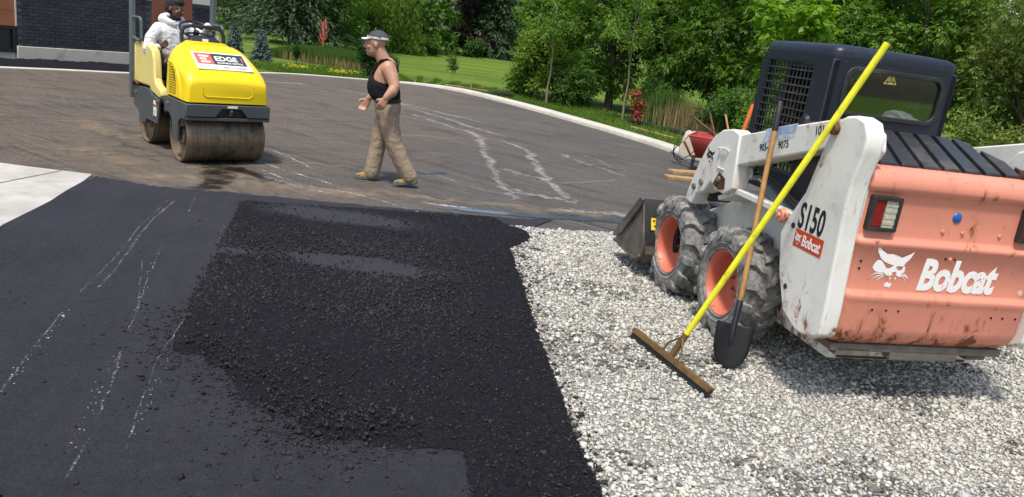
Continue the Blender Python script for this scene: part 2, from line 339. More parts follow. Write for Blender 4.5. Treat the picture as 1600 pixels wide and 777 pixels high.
# ---- loose asphalt layer: rough mounded sheet
LOOSE = [(-2.524, 6.797), (-1.501, 7.107), (-0.199, 7.50), (-0.03, 7.20), (0.139, 7.111), (0.16, 6.9), (0.082, 6.661), (-0.014, 6.441), (0.063, 5.939), (0.135, 5.476), (0.235, 4.605), (0.345, 3.885), (0.44, 3.285), (0.536, 2.789), (0.66, 2.2), (0.05, 2.2), (-0.026, 2.66), (-0.096, 3.03), (-0.439, 2.996), (-0.795, 2.956), (-1.06, 3.146), (-1.271, 3.384), (-1.526, 3.608), (-1.682, 3.622), (-1.913, 4.409), (-2.2, 5.559)]
def edge_dist(x, y, poly):
    d = np.full(x.shape, 9.0); n = len(poly)
    for i in range(n):
        ax, ay = poly[i]; bx, by = poly[(i + 1) % n]; ex, ey = bx - ax, by - ay
        t = np.clip(((x - ax) * ex + (y - ay) * ey) / (ex * ex + ey * ey), 0, 1); d = np.minimum(d, np.hypot(x - ax - t * ex, y - ay - t * ey))
    return d
def smooth_patch(x, y):
    a = np.exp(-(((x + 1.10) / 0.55) ** 2 + ((y - 5.38) / 0.20) ** 2)); c = np.exp(-(((x + 1.55) / 0.6) ** 2 + ((y - 6.66) / 0.22) ** 2)); e = np.exp(-(((x + 2.0) / 0.16) ** 2 + ((y - 5.3) / 0.10) ** 2))
    return np.clip((a * 1.7 + c * 1.7 + e * 0.9) + 0.45 * (fbm(x * 5, y * 5, 3) - 0.5), 0, 1)
h_ = 0.0118
gx, gy = np.meshgrid(np.arange(-2.6, 0.75, h_), np.arange(2.15, 7.55, h_)); nx = gx.shape[1]; ny = gx.shape[0]
jx = gx + rs.randn(*gx.shape) * 0.003; jy = gy + rs.randn(*gx.shape) * 0.003
ll = np.clip((-0.25 - gx) / 0.2, 0, 1) * np.clip((4.05 - gy) / 0.3, 0, 1) * np.clip((gx + 1.66) / 0.15, 0, 1)      # ragged, hand-thrown edge at the lower left
wob = (0.04 + 0.36 * ll) * (fbm(gx * 5, gy * 5, 9, 5) - 0.5) + ll * (rs.rand(*gx.shape) - 0.5) * 0.05
dist = edge_dist(gx, gy, LOOSE) * np.where(inpoly(gx, gy, LOOSE), 1, -1) + wob
rise = np.clip(dist / (0.07 + 0.22 * ll), 0, 1); flat = smooth_patch(gx, gy)
zz = 0.0125 + rise * (0.022 + 0.016 * (fbm(gx * 2.2, gy * 2.2, 5) - 0.5)) + (1 - flat * 0.9) * rise * (0.012 * fbm(gx * 22, gy * 22, 7, 3) + rs.rand(*gx.shape) * 0.0145)
keep = dist > 0
idx = np.arange(nx * ny).reshape(ny, nx); q = keep[:-1, :-1] & keep[1:, :-1] & keep[:-1, 1:] & keep[1:, 1:]
F = np.stack([idx[:-1, :-1], idx[:-1, 1:], idx[1:, 1:], idx[1:, :-1]], -1)[q]
used, inv = np.unique(F, return_inverse=True); V = np.stack([jx, jy, zz], -1).reshape(-1, 3)[used]
o = np_mesh('loose_asphalt', V, inv.reshape(-1, 4), m_loose, col=np.clip(flat * 1.7 - 0.25, 0, 1).ravel()[used], smooth=False); tag(o, 'loose black asphalt spread before rolling', 'asphalt', kind='stuff')
# ---- stones and granules
def ico():
    p = (1 + 5 ** 0.5) / 2
    v = np.array([(-1, p, 0), (1, p, 0), (-1, -p, 0), (1, -p, 0), (0, -1, p), (0, 1, p), (0, -1, -p), (0, 1, -p), (p, 0, -1), (p, 0, 1), (-p, 0, -1), (-p, 0, 1)], float); v /= np.linalg.norm(v[0])
    f = np.array([(0, 11, 5), (0, 5, 1), (0, 1, 7), (0, 7, 10), (0, 10, 11), (1, 5, 9), (5, 11, 4), (11, 10, 2), (10, 7, 6), (7, 1, 8), (3, 9, 4), (3, 4, 2), (3, 2, 6), (3, 6, 8), (3, 8, 9), (4, 9, 5), (2, 4, 11), (6, 2, 10), (8, 6, 7), (9, 8, 1)])
    return v, f
def octa():
    v = np.array([(1, 0, 0), (0, 1, 0), (-1, 0, 0), (0, -1, 0), (0, 0, 1), (0, 0, -1)], float); f = np.array([(0, 1, 4), (1, 2, 4), (2, 3, 4), (3, 0, 4), (1, 0, 5), (2, 1, 5), (3, 2, 5), (0, 3, 5)]); return v, f
def scatter(name, x, y, z, size, col, m, base, rng, rough=0.25, flat=0.7):
    bv, bf = base; n = len(x); k = len(bv)
    A = rng.randn(n, 3, 3); Q, _ = np.linalg.qr(A); sc = (1 + rng.randn(n, 3) * 0.22).clip(0.5, 1.6) * np.array([1, 1, flat])
    v = bv[None] * (1 + rng.randn(n, k, 1) * rough * 0.5); v = np.einsum('nij,nkj->nki', Q, v) * sc[:, None, :] * size[:, None, None]
    v += np.stack([x, y, z], -1)[:, None, :]
    f = bf[None] + (np.arange(n) * k)[:, None, None]
    c = np.repeat(col[:, None, :], k, 1)
    return np_mesh(name, v.reshape(-1, 3), f.reshape(-1, 3), m, col=c.reshape(-1, 3))
rg = np.random.RandomState(11)
def cand(n, x0, x1, y0, y1, power=1.0): return rg.uniform(x0, x1, n), y0 + (y1 - y0) * rg.rand(n) ** power
def cube8():
    v = np.array([(i, j, k) for k in (-1, 1) for j in (-1, 1) for i in (-1, 1)], float) * 0.66
    return v, np.array([(0, 2, 3), (0, 3, 1), (4, 5, 7), (4, 7, 6), (0, 1, 5), (0, 5, 4), (2, 6, 7), (2, 7, 3), (0, 4, 6), (0, 6, 2), (1, 3, 7), (1, 7, 5)])
x, y = cand(142000, -0.15, 4.6, 2.2, 8.3, 1.2)
ok = inpoly(x, y, GRAV) & ~(inpoly(x, y, LOOSE) & (edge_dist(x, y, LOOSE) > 0.015))
ok &= ~((y < 2.9) & (x > 2.9)) & ~(x - 0.62 * y > 1.05)      # past the right side of the picture
cover_ = fbm(x * 0.9, y * 0.9, 21); top_fade = np.clip((8.15 + 0.35 * (x - 1.5) - y) / 0.9, 0, 1)
ok &= rg.rand(len(x)) < np.clip(0.25 + top_fade, 0, 1)
x, y = x[ok], y[ok]; n = len(x)
size = np.exp(rg.randn(n) * 0.38) * (0.0070 + 0.0012 * np.clip((y - 4) / 3, 0, 1))
dark = fbm(x * 1.6, y * 1.6, 33) + 0.25 * (fbm(x * 7, y * 7, 35) - 0.5)
tone = np.clip(0.49 + rg.randn(n) * 0.10, 0.18, 0.70); odd = rg.rand(n)
tone = np.where(odd < 0.10, tone * 0.55, tone); tone = np.where((dark > 0.60) & (rg.rand(n) < 0.38), tone * 0.25, tone)
near_b = np.exp(-np.abs(edge_dist(x, y, LOOSE)) / 0.05); tone = np.where(rg.rand(n) < near_b * 0.4, 0.02, tone)
warm = rg.randn(n) * 0.03
col = np.stack([tone * (1.01 + warm), tone * (0.98 + warm * 0.3), tone * (0.865 - warm)], -1).clip(0, 1)
mst = m_stone_('limestone_gravel')
for nm, sel, base in (('gravel_stones', y < 3.15, ico()), ('far_gravel_stones', y >= 3.15, cube8())):
    o = scatter(nm, x[sel], y[sel], 0.006 + size[sel] * 0.45, size[sel], col[sel], mst, base, rg, 0.35)
    tag(o, 'white and grey crushed limestone gravel' + (' nearest the camera' if sel[np.argmin(y)] else ' around the loader'), 'gravel', kind='stuff')
# asphalt granules on and around the loose layer
x, y = cand(140000, -2.9, 0.95, 2.0, 7.6, 1.2); d = edge_dist(x, y, LOOSE) * np.where(inpoly(x, y, LOOSE), 1, -1); fl = smooth_patch(x, y)
coarse = np.clip(fbm(x * 1.1, y * 1.1, 41) * 1.6 - 0.3, 0, 1) * np.clip((6.9 - y) / 1.0, 0.35, 1) * np.clip((-0.15 - x) / 0.7 + 0.35, 0.2, 1)
out_ll = (x < -0.3) & (y < 4.2); pr_ = np.where(d > 0, (1 - fl * 0.96) * (0.42 + 0.5 * coarse), np.where(out_ll, 0.75 * np.exp(d / 0.10) + 0.004, 0.22 * np.exp(d / 0.02) + 0.0004 * (x < 0.2)))
ok = rg.rand(len(x)) < pr_
x, y, d, coarse = x[ok], y[ok], d[ok], coarse[ok]; n = len(x); size = np.clip(np.exp(rg.randn(n) * 0.45) * (0.0043 + 0.0034 * coarse), 0.002, 0.016)
z = 0.013 + np.clip(d / 0.07, 0, 1) * 0.033 + size * 0.3
tone = np.clip(0.016 + rg.randn(n) * 0.006, 0.006, 0.04); col = np.stack([tone * 0.96, tone * 0.97, tone * 1.2], -1)
o = scatter('asphalt_granules', x, y, z, size, col, m_stone_('bitumen_coated_stone'), octa(), rg, 0.5, 0.8); tag(o, 'black loose asphalt granules', 'asphalt', kind='stuff')

# ---- marks and stains on the surfaces: thin irregular films with a shape of their own
def film(name, col, cov=0.5, scale=25, rough=0.8, spec=0.3, amax=0.6, soft=0.15):
    t = NT(name); a = t.n('VertexColor'); a.layer_name = 'col'; sx = t.n('SeparateXYZ'); t.l(a.outputs[0], sx.inputs[0])
    nz = t.math('ADD', t.math('MULTIPLY', t.noise(scale, 6, 0.7), 0.65), t.math('MULTIPLY', t.noise(scale * 0.12, 4), 0.35))
    thr = t.math('SUBTRACT', 1.16 - cov, t.math('MULTIPLY', sx.outputs[0], 0.16))
    k = t.math('DIVIDE', t.math('SUBTRACT', nz, thr), soft, True); k = t.math('MULTIPLY', t.math('MULTIPLY', k, t.math('MULTIPLY', sx.outputs[0], 1.6, True)), amax)
    return t.set(col=c4(col), rough=rough, spec=spec, alpha=k)
f_chalk = film('white_lime_film', (0.72, 0.74, 0.78), 0.55, 26, amax=0.62); f_dust = film('tan_dust_film', (0.30, 0.23, 0.15), 0.64, 6, amax=0.55, soft=0.22); f_pale = film('pale_dust_film', (0.42, 0.40, 0.36), 0.60, 12, amax=0.6, soft=0.18)
f_wet = film('wet_film', (0.018, 0.016, 0.014), 0.66, 5, 0.22, 0.5, 0.85, 0.2); f_blue = film('standing_water_painted_sky', (0.07, 0.085, 0.115), 0.70, 5, 0.08, 0.8, 0.95, 0.15); f_scuff = film('grey_white_scuff', (0.42, 0.42, 0.43), 0.53, 60, amax=0.45, soft=0.14); f_tar = film('tar_smear', (0.02, 0.02, 0.022), 0.52, 8, amax=0.75, soft=0.2); f_oil = film('brown_rust_water_film', (0.045, 0.022, 0.012), 0.6, 6, 0.2, 0.5, 0.8, 0.2)  # f_blue: real standing water, with the sky's blue reflection put into its colour
zc = [0]
def ribbon(name, pts, wd, m, parent, base=0.0, jit=0.0):
    P = spline(pts, 8); rr = random.Random(hash(tuple(pts[0])) & 0xffff); zc[0] += 1; z = base + 0.0042 + (zc[0] % 7) * 0.0006
    V = []; C = []; F = []; prof_ = ((-1, 0), (-0.55, 0.75), (0, 1), (0.55, 0.75), (1, 0)); L_ = len(P)
    for i, p in enumerate(P):
        t_ = (P[min(i + 1, L_ - 1)] - P[max(i - 1, 0)]).normalized(); n_ = Vector((-t_.y, t_.x, 0)); k = i / (L_ - 1)
        ww = (wd if not isinstance(wd, tuple) else wd[0] + (wd[1] - wd[0]) * k) * (0.75 + 0.5 * rr.random()) * 0.5; off = n_ * rr.uniform(-1, 1) * jit
        fade = min(1, k * 6, (1 - k) * 6)
        for s_, a in prof_: q_ = p + off + n_ * s_ * ww; V.append((q_.x, q_.y, z)); C.append(a * (0.4 + 0.6 * fade))
    for i in range(L_ - 1):
        for k in range(4): F.append((i * 5 + k, i * 5 + k + 1, i * 5 + k + 6, i * 5 + k + 5)[::-1])
    return np_mesh(name, np.array(V), np.array(F), m, parent, np.array(C))
for pts, wd in (([(-3.29, 9.676), (-2.947, 9.381), (-2.643, 9.038), (-2.432, 8.791)], 0.05), ([(-3.109, 8.829), (-2.706, 8.524), (-2.261, 8.249), (-1.874, 8.005)], 0.045), ([(-3.0, 8.45), (-2.45, 8.0), (-2.137, 7.84), (-1.75, 7.80), (-1.45, 7.66)], 0.06), ([(-2.9, 8.15), (-2.45, 7.86), (-2.2, 7.74), (-1.9, 7.66)], 0.08), ([(-1.419, 7.67), (-1.193, 7.50), (-1.02, 7.40)], 0.035), ([(-1.118, 9.476), (-0.718, 9.115), (-0.345, 8.779)], 0.035), ([(-1.02, 9.72), (-1.12, 9.476)], 0.03), ([(-1.08, 7.80), (-0.782, 7.82), (-0.452, 7.86)], 0.09), ([(-6.5, 17.7), (-5.9, 18.2), (-5.2, 18.95)], 0.22), ([(-2.55, 7.95), (-2.3, 7.82), (-2.2, 7.70)], 0.16)):
    ribbon('chalk_line', pts, wd, f_chalk, lot, 0.0, 0.01)
ribbon('chalk_line', [(-1.06, 7.437), (-0.99, 7.36), (-0.942, 7.30)], 0.03, f_chalk, new, 0.012)
for pts, wd in (([(-1.047, 14.125), (-0.754, 12.904), (-0.482, 10.884), (-0.223, 9.35), (-0.001, 8.57)], (0.2, 0.16)), ([(-0.604, 13.665), (-0.009, 12.625), (0.19, 11.162), (0.424, 9.819), (0.701, 8.637)], (0.18, 0.17)), ([(-0.35, 10.6), (0.05, 10.3), (0.4, 10.1)], 0.25), ([(-0.2, 9.2), (0.3, 9.0), (0.7, 8.9)], 0.2), ([(-2.4, 15.5), (-1.3, 14.2), (-0.6, 13.2)], 0.22), ([(-3.2, 17.5), (-1.8, 15.6), (-0.4, 14.0)], 0.2), ([(0.5, 12.8), (1.0, 12.0), (1.5, 11.3)], 0.2), ([(-4.5, 18.5), (-2.6, 17.0), (-0.8, 15.6)], 0.22), ([(0.4, 8.35), (0.9, 8.5), (1.3, 8.6)], 0.3)):
    ribbon('dust_track', pts, wd, f_pale, lot, 0.0, 0.06)
for pts, wd in (([(-3.9, 7.35), (-3.3, 7.45), (-2.7, 7.6), (-2.0, 7.72), (-1.4, 7.85)], 0.5), ([(-3.6, 8.1), (-3.2, 8.0), (-2.8, 7.9)], 0.35), ([(-1.6, 8.1), (-0.8, 8.05), (0.2, 8.25), (1.2, 8.55)], 0.28), ([(-5.2, 8.2), (-4.5, 8.0), (-3.9, 7.8)], 0.6), ([(-3.1, 9.0), (-2.6, 9.05), (-2.0, 9.3)], 0.10), ([(-2.35, 12.0), (-1.7, 12.6), (-1.1, 12.8)], 0.16), ([(0.5, 9.9), (1.1, 10.6), (1.5, 11.0)], 0.14), ([(0.9, 13.2), (1.3, 12.3), (1.6, 11.6)], 0.14), ([(-6.0, 10.0), (-5.2, 9.4), (-4.6, 9.1)], 0.5)):
    ribbon('dust_streak', pts, wd, f_dust, lot, 0.0, 0.08)
for pts, wd in (([(-5.7, 11.8), (-5.3, 11.3), (-5.2, 10.7), (-4.7, 10.2)], 0.10), ([(-6.3, 7.8), (-5.2, 7.75), (-4.4, 7.7)], 0.35), ([(-5.6, 9.3), (-4.9, 9.1), (-4.6, 8.7), (-4.2, 8.5)], 0.16), ([(-5.0, 7.95), (-4.5, 8.05), (-4.1, 8.2)], 0.2), ([(0.7, 11.6), (1.2, 11.9), (1.6, 11.8)], 0.35), ([(-8.0, 9.4), (-6.6, 9.2), (-5.4, 9.35)], 0.3), ([(0.2, 8.0), (0.8, 8.25), (1.35, 8.4)], 0.12)):
    ribbon('tar_smear', pts, wd, f_tar, lot, 0.0, 0.05)
for pts, wd in (([(-3.45, 8.55), (-3.2, 8.0), (-3.0, 7.45), (-3.05, 7.05)], (0.65, 0.25)), ([(-3.2, 8.3), (-2.9, 8.1), (-2.6, 7.95)], 0.25)): ribbon('wet_stain', pts, wd, f_wet, lot)
ribbon('wet_stain', [(-3.0, 8.25), (-2.75, 7.98), (-2.4, 7.80)], 0.18, f_oil, lot)
ribbon('water_film', [(-0.75, 7.72), (-0.2, 7.80), (0.5, 8.0), (1.0, 8.14), (1.6, 8.35)], 0.20, f_blue, lot); ribbon('water_film', [(-1.32, 9.45), (-1.15, 9.5), (-1.0, 9.7)], 0.22, f_blue, lot)
for pts, wd in (([(-3.109, 6.874), (-2.923, 5.876), (-2.655, 4.9), (-2.49, 4.171), (-2.297, 3.51), (-2.144, 3.016), (-2.0, 2.5)], 0.0180), ([(-3.06, 6.85), (-2.86, 5.8), (-2.58, 4.85), (-2.42, 4.2)], 0.0300), ([(-2.923, 6.763), (-2.739, 6.218)], 0.0180), ([(-2.553, 5.374), (-2.312, 4.692), (-2.045, 3.97), (-1.982, 3.78)], 0.0120), ([(-2.52, 5.0), (-2.28, 4.5), (-2.1, 4.1)], 0.0084), ([(-2.119, 5.243), (-1.798, 4.064), (-1.698, 3.551), (-1.538, 3.039), (-1.413, 2.643)], 0.0120), ([(-1.98, 3.7), (-1.827, 3.391), (-1.686, 2.997), (-1.571, 2.65), (-1.503, 2.372)], 0.0192), ([(-2.16, 6.45), (-2.32, 5.9), (-2.05, 5.2)], 0.0120)):
    ribbon('scuff_mark', pts, wd, f_scuff, new, 0.012, 0.006)
# white lime chips along the scuffs
x = []; y = []
for pts in ([(-2.4, 3.95), (-2.144, 3.016)], [(-1.9, 3.5), (-1.6, 2.6)], [(-1.75, 3.9), (-1.45, 2.8)], [(-2.5, 5.2), (-2.0, 3.8)]):
    for k in range(34): t_ = rg.rand(); x.append(pts[0][0] + (pts[1][0] - pts[0][0]) * t_ + rg.randn() * 0.012); y.append(pts[0][1] + (pts[1][1] - pts[0][1]) * t_ + rg.randn() * 0.012)
x = np.array(x); y = np.array(y); n = len(x); size = np.exp(rg.randn(n) * 0.4) * 0.0032; col = np.full((n, 3), 0.40)
tag(scatter('lime_chips', x, y, np.full(n, 0.0135), size, col, m_stone_('white_lime_chip'), octa(), rg, 0.4, 0.4), 'small white lime chips on fresh asphalt', 'chips', kind='stuff')
# ---------------------------------------------------------------- skid-steer loader
LO = Vector((2.1707, 5.18725, 0.0)); LTH = R(14.0)
def L2W(p):
    c, s = math.cos(LTH), math.sin(LTH); return Vector((LO.x + c * p[0] - s * p[1], LO.y + s * p[0] + c * p[1], p[2]))
m_white = painted('loader_white_paint', (0.78, 0.76, 0.70), chip=0.625, cscale=14, low=(0.60, 0.45, 0.075), gamt=0.5, stretch=(1, 1, 0.55))
m_coral = painted('loader_coral_paint', (0.73, 0.27, 0.18), rust=(0.11, 0.035, 0.012), chip=0.632, cscale=13, low=(0.66, 0.40, 0.105), var=0.10, fresh=(0.36, (0.60, 0.165, 0.075)), grime=(0.32, 0.15, 0.07), gamt=0.44, rough=0.5, stretch=(1, 1, 0.5))
m_rim = painted('rim_orange_paint', (0.60, 0.165, 0.10), chip=0.66, rough=0.45, gamt=0.45)
m_navy = painted('cab_navy_paint', (0.011, 0.014, 0.025), rust=(0.035, 0.042, 0.055), chip=0.66, cscale=7, rough=0.42, gamt=0.36, grime=(0.08, 0.09, 0.11))
m_black = plain('worn_black_metal', (0.02, 0.021, 0.023), 0.55, dirt=(0.09, 0.075, 0.055), damt=0.45)
m_cover = plain('black_engine_cover_paint', (0.028, 0.029, 0.032), 0.5, dirt=(0.13, 0.11, 0.085), damt=0.46, dscale=3)
m_grey = plain('grey_cylinder_paint', (0.12, 0.135, 0.15), 0.4, dirt=(0.05, 0.04, 0.03), damt=0.42)
m_steel = plain('scuffed_bucket_steel', (0.19, 0.175, 0.15), 0.5, 0.55, var=0.5, scale=6, dirt=(0.10, 0.055, 0.03), damt=0.5, bump=0.002, bscale=30)
m_dsteel = plain('dark_bucket_back_steel', (0.022, 0.022, 0.024), 0.55, 0.2, dirt=(0.10, 0.085, 0.07), damt=0.44, dscale=8)
m_chrome = plain('bright_steel', (0.55, 0.55, 0.55), 0.25, 1.0)
m_rust = plain('rusty_steel', (0.10, 0.04, 0.02), 0.8, 0.2, var=0.5, scale=25, dirt=(0.2, 0.085, 0.04), damt=0.5, bump=0.003, bscale=80)
m_undersd = plain('muddy_bumper_steel', (0.16, 0.14, 0.11), 0.8, var=0.4, dirt=(0.07, 0.06, 0.045), damt=0.5, bump=0.003)
def rubber():
    t = NT('dusty_tyre_rubber')
    c = t.mix(t.ramp(t.noise(22, 8, 0.8), 0.30, 0.62), (0.09, 0.088, 0.084), (0.32, 0.31, 0.29))
    c = t.mix(t.ramp(t.noise(30, 4), 0.45, 0.75), c, (0.09, 0.084, 0.075))
    return t.set(col=c, rough=0.88, spec=0.3, nor=t.bump(t.noise(90, 5), 0.003))
m_tyre = rubber()
def chipped_white():
    t = NT('chipped_white_decal'); n = t.math('ADD', t.math('MULTIPLY', t.noise(55, 6, 0.7), 0.6), t.math('MULTIPLY', t.noise(6, 2), 0.4))
    return t.set(col=t.mix(t.ramp(n, 0.575, 0.60), (0.86, 0.84, 0.80), (0.66, 0.25, 0.17)), rough=0.5)
m_decal_w = chipped_white()
m_white_ink = plain('white_decal_ink', (0.82, 0.81, 0.78), 0.5, var=0.05)
m_black_ink = plain('black_decal_ink', (0.012, 0.014, 0.02), 0.45, var=0.1)
m_red_decal = plain('red_decal_vinyl', (0.56, 0.065, 0.022), 0.4, var=0.08)
m_blue_decal = plain('faded_blue_decal', (0.33, 0.43, 0.62), 0.5, var=0.15, dirt=(0.6, 0.62, 0.64), damt=0.5, dscale=20)
m_pale_decal = plain('pale_blue_decal', (0.58, 0.63, 0.72), 0.5, var=0.06)
m_yellow_decal = plain('yellow_sticker_vinyl', (0.78, 0.56, 0.03), 0.45, var=0.1)
m_warn = plain('faded_yellow_warning_vinyl', (0.62, 0.49, 0.14), 0.5, var=0.15)
m_blue_cap = plain('blue_plastic_cap', (0.02, 0.12, 0.42), 0.35, var=0.2)
m_lens_red = plain('red_lamp_lens', (0.24, 0.012, 0.015), 0.12, var=0.3, scale=60)
m_lens_white = plain('clear_ribbed_lamp_lens', (0.52, 0.49, 0.38), 0.15, var=0.3, scale=60)
def glassmat(name, tint, refl=0.12):
    t = NT(name); tr = t.n('BsdfTransparent'); tr.inputs[0].default_value = c4(tint); g = t.n('BsdfGlossy'); g.inputs['Roughness'].default_value = 0.03
    fr = t.n('Fresnel'); fr.inputs[0].default_value = 1.5; mx = t.n('MixShader'); t.l(t.math('ADD', fr.outputs[0], refl, True), mx.inputs[0])
    t.l(tr.outputs[0], mx.inputs[1]); t.l(g.outputs[0], mx.inputs[2]); t.l(mx.outputs[0], t.out.inputs[0]); return t.m
m_glass = glassmat('green_tinted_glass', (0.45, 0.64, 0.60), 0.12)

loader = empty('skid_steer_loader', LO, LTH, 'white and coral compact skid-steer loader with dark cab parked on the gravel', 'loader')
LX = (math.pi / 2, 0, -math.pi / 2); RX = (math.pi / 2, 0, 0)
# main frame between the wheels
b = MB()
b.prism([(-0.98, 0.40), (-0.88, 0.24), (1.10, 0.24), (1.16, 0.42), (1.10, 0.60), (0.62, 0.80), (0.36, 0.955), (0.12, 1.02), (-0.98, 1.02)], 0, -0.50, 0.50)
b.build('frame', m_white, loader, 0.012)
# sloped fender shelf over each pair of wheels
for sx in (-1, 1):
    b = MB(); b.prism([(0.40, 0.90), (0.14, 1.005), (-0.56, 1.005), (-0.56, 0.965), (0.14, 0.965), (0.38, 0.87)], 0, sx * 0.502, sx * 0.70)
    b.build('fender', m_white, loader, 0.006)
# rear uprights
TOW = [(-0.50, 0.885), (-0.575, 0.66), (-0.70, 0.455), (-0.86, 0.395), (-0.985, 0.40), (-1.075, 0.455), (-1.075, 0.60), (-1.06, 0.76), (-1.03, 1.15), (-1.035, 1.33), (-1.065, 1.45), (-1.068, 1.54), (-1.02, 1.615), (-0.94, 1.635), (-0.86, 1.622), (-0.765, 1.575), (-0.735, 1.47), (-0.655, 1.165), (-0.545, 0.98)]
for sx in (-1, 1):
    b = MB(); b.prism(TOW, 0, sx * 0.625, sx * 0.735); b.prism([(-0.60, 1.38), (-0.97, 1.38), (-1.03, 1.47), (-1.0, 1.56), (-0.92, 1.60), (-0.70, 1.53)], 0, sx * 0.57, sx * 0.63); b.build('upright', m_white, loader, 0.014, seg=3)
    b = MB(); b.lathe([(0.001, 0.03), (0.034, 0.03), (0.042, 0.02), (0.046, 0)], (sx * 0.735, -0.50, 0.985), (sx, 0, 0), 16); b.lathe([(0.001, 0.045), (0.012, 0.045), (0.016, 0.03)], (sx * 0.735, -0.50, 0.985), (sx, 0, 0), 8)
    b.build('pivot_cap', m_coral, loader)
    b = MB(); b.lathe([(0.001, 0.03), (0.03, 0.03), (0.034, 0.022), (0.034, 0)], (sx * 0.735, -0.80, 1.545), (sx, 0, 0), 14); b.build('pivot_pin', m_rust, loader); b = MB()
    b.lathe([(0.001, 0.024), (0.055, 0.024), (0.06, 0)], (sx * 0.57, -0.88, 1.50), (-sx, 0, 0), 16)
    b.build('pivot_pin', m_rust, loader)
    b = MB(); b.lathe([(0.001, 0.006), (0.016, 0.006), (0.018, 0)], (sx * 0.735, -0.62, 0.955), (sx, 0, 0), 10); b.build('bolt', m_black, loader); b = MB(); b.lathe([(0.001, 0.004), (0.016, 0.004), (0.018, 0)], (sx * 0.735, -0.68, 0.60), (sx, 0, 0), 10)
    b.build('bolt', m_black, loader)
    # slot cover strip between upright and tailgate
    b = MB(); b.prism([(-1.005, 0.42), (-1.005, 1.36), (-0.95, 1.36), (-0.95, 0.42)], 0, sx * 0.60, sx * 0.626); b.build('hinge_strip', m_white, loader, 0.004)
# lift arms with their knees
ARM = [(-0.74, 1.43), (-0.78, 1.60), (-0.32, 1.492), (0.20, 1.362), (0.24, 1.20), (0.18, 1.155), (-0.19, 1.268)]
KNEE = [(0.17, 1.15), (0.20, 1.365), (0.30, 1.385), (0.44, 1.36), (0.545, 1.30), (0.62, 1.22), (0.70, 1.08), (0.80, 0.86), (0.815, 0.78), (0.70, 0.765), (0.655, 0.86), (0.55, 0.895), (0.475, 0.985), (0.40, 0.94), (0.25, 0.94), (0.155, 1.0), (0.165, 1.10)]
for sx in (-1, 1):
    b = MB(); b.prism(ARM, 0, sx * 0.58, sx * 0.725); a_ = b.build('lift_arm', m_white, loader, 0.010)
    b = MB(); b.prism(KNEE, 0, sx * 0.62, sx * 0.738); k_ = b.build('arm_knee', m_white, loader, 0.010)
    b = MB(); b.prism([(0.43, 0.975), (0.365, 1.075), (0.27, 1.045), (0.255, 0.975), (0.33, 0.955)], 0, sx * 0.7385, sx * 0.743); b.build('knee_pocket', m_rust, loader)
    for y, z, r in ((0.35, 1.025, 0.022), (0.60, 0.955, 0.026), (0.70, 0.90, 0.024)):
        b = MB(); b.lathe([(0.001, 0.016), (r * 0.8, 0.016), (r, 0.008), (r, 0)], (sx * 0.738, y, z), (sx, 0, 0), 12); b.build('knee_bolt', m_undersd, loader)
    # weld bead and grab loop on the knee
    b = MB(); b.tube([(sx * 0.738, 0.42, 1.22), (sx * 0.755, 0.42, 1.235), (sx * 0.755, 0.30, 1.245), (sx * 0.738, 0.30, 1.23)], 0.007, 6); b.tube([(sx * 0.738, 0.405, 1.20), (sx * 0.742, 0.40, 1.10), (sx * 0.742, 0.31, 1.10)], 0.005, 5); b.build('hose_guide', m_white, loader)
    # lift cylinder under the arm
    b = MB(); p0 = Vector((sx * 0.60, -0.62, 0.90)); p1 = Vector((sx * 0.60, 0.12, 1.12)); pm_ = p0.lerp(p1, 0.78)
    b.tube([p0, pm_], 0.042, 14); b.tube([pm_ - (p1 - p0).normalized() * 0.03, pm_ + (p1 - p0).normalized() * 0.012], 0.048, 14); b.build('lift_cylinder', m_grey, loader)
    b = MB(); b.tube([pm_, p1], 0.02, 10); b.tube([p1 + Vector((sx * -0.04, 0, 0)), p1 + Vector((sx * 0.05, 0, 0))], 0.04, 12); b.build('cylinder_rod', m_chrome, loader)
    b = MB()
    for k in range(2):
        o_ = 0.055 + 0.02 * k
        b.tube([(sx * 0.64, -0.55, 0.96 + o_), (sx * 0.645, -0.3, 1.03 + o_), (sx * 0.64, -0.05, 1.09 + o_), (sx * 0.62, 0.10, 1.14 + o_ * 0.4), (sx * 0.60, 0.2, 1.08)], 0.010, 7)
    b.build('hydraulic_hose', m_black, loader)
# front cross tube and quick-attach frame
b = MB(); b.tube([(-0.63, 0.66, 0.86), (0.63, 0.66, 0.86)], 0.055, 14); b.box((0, 0.98, 0.42), (1.12, 0.07, 0.46)); b.box((-0.45, 0.86, 0.62), (0.07, 0.34, 0.26)); b.box((0.45, 0.86, 0.62), (0.07, 0.34, 0.26))
b.build('quick_attach', m_black, loader, 0.008)
# tailgate: ribbed pressed panel with rounded sides
prof = [(-0.90, 1.392), (-0.96, 1.388), (-1.005, 1.372), (-1.032, 1.34), (-1.038, 1.30), (-1.034, 1.275), (-1.012, 1.262), (-1.008, 1.25), (-1.012, 1.03), (-1.016, 1.015), (-1.042, 1.0), (-1.046, 0.985), (-1.042, 0.97), (-1.031, 0.96), (-1.033, 0.725), (-1.036, 0.712), (-1.056, 0.698), (-1.06, 0.68), (-1.054, 0.66), (-1.045, 0.63), (-1.045, 0.50), (-1.03, 0.435), (-0.99, 0.392), (-0.93, 0.375)]
def taper(z): return 0.632 - 0.0 * z
xs_ = [(-1.0, 0.16), (-0.995, 0.09), (-0.975, 0.035), (-0.945, 0.008), (-0.90, 0.0), (-0.6, 0), (-0.3, 0), (0, 0), (0.3, 0), (0.6, 0), (0.90, 0.0), (0.945, 0.008), (0.975, 0.035), (0.995, 0.09), (1.0, 0.16)]
rings = []
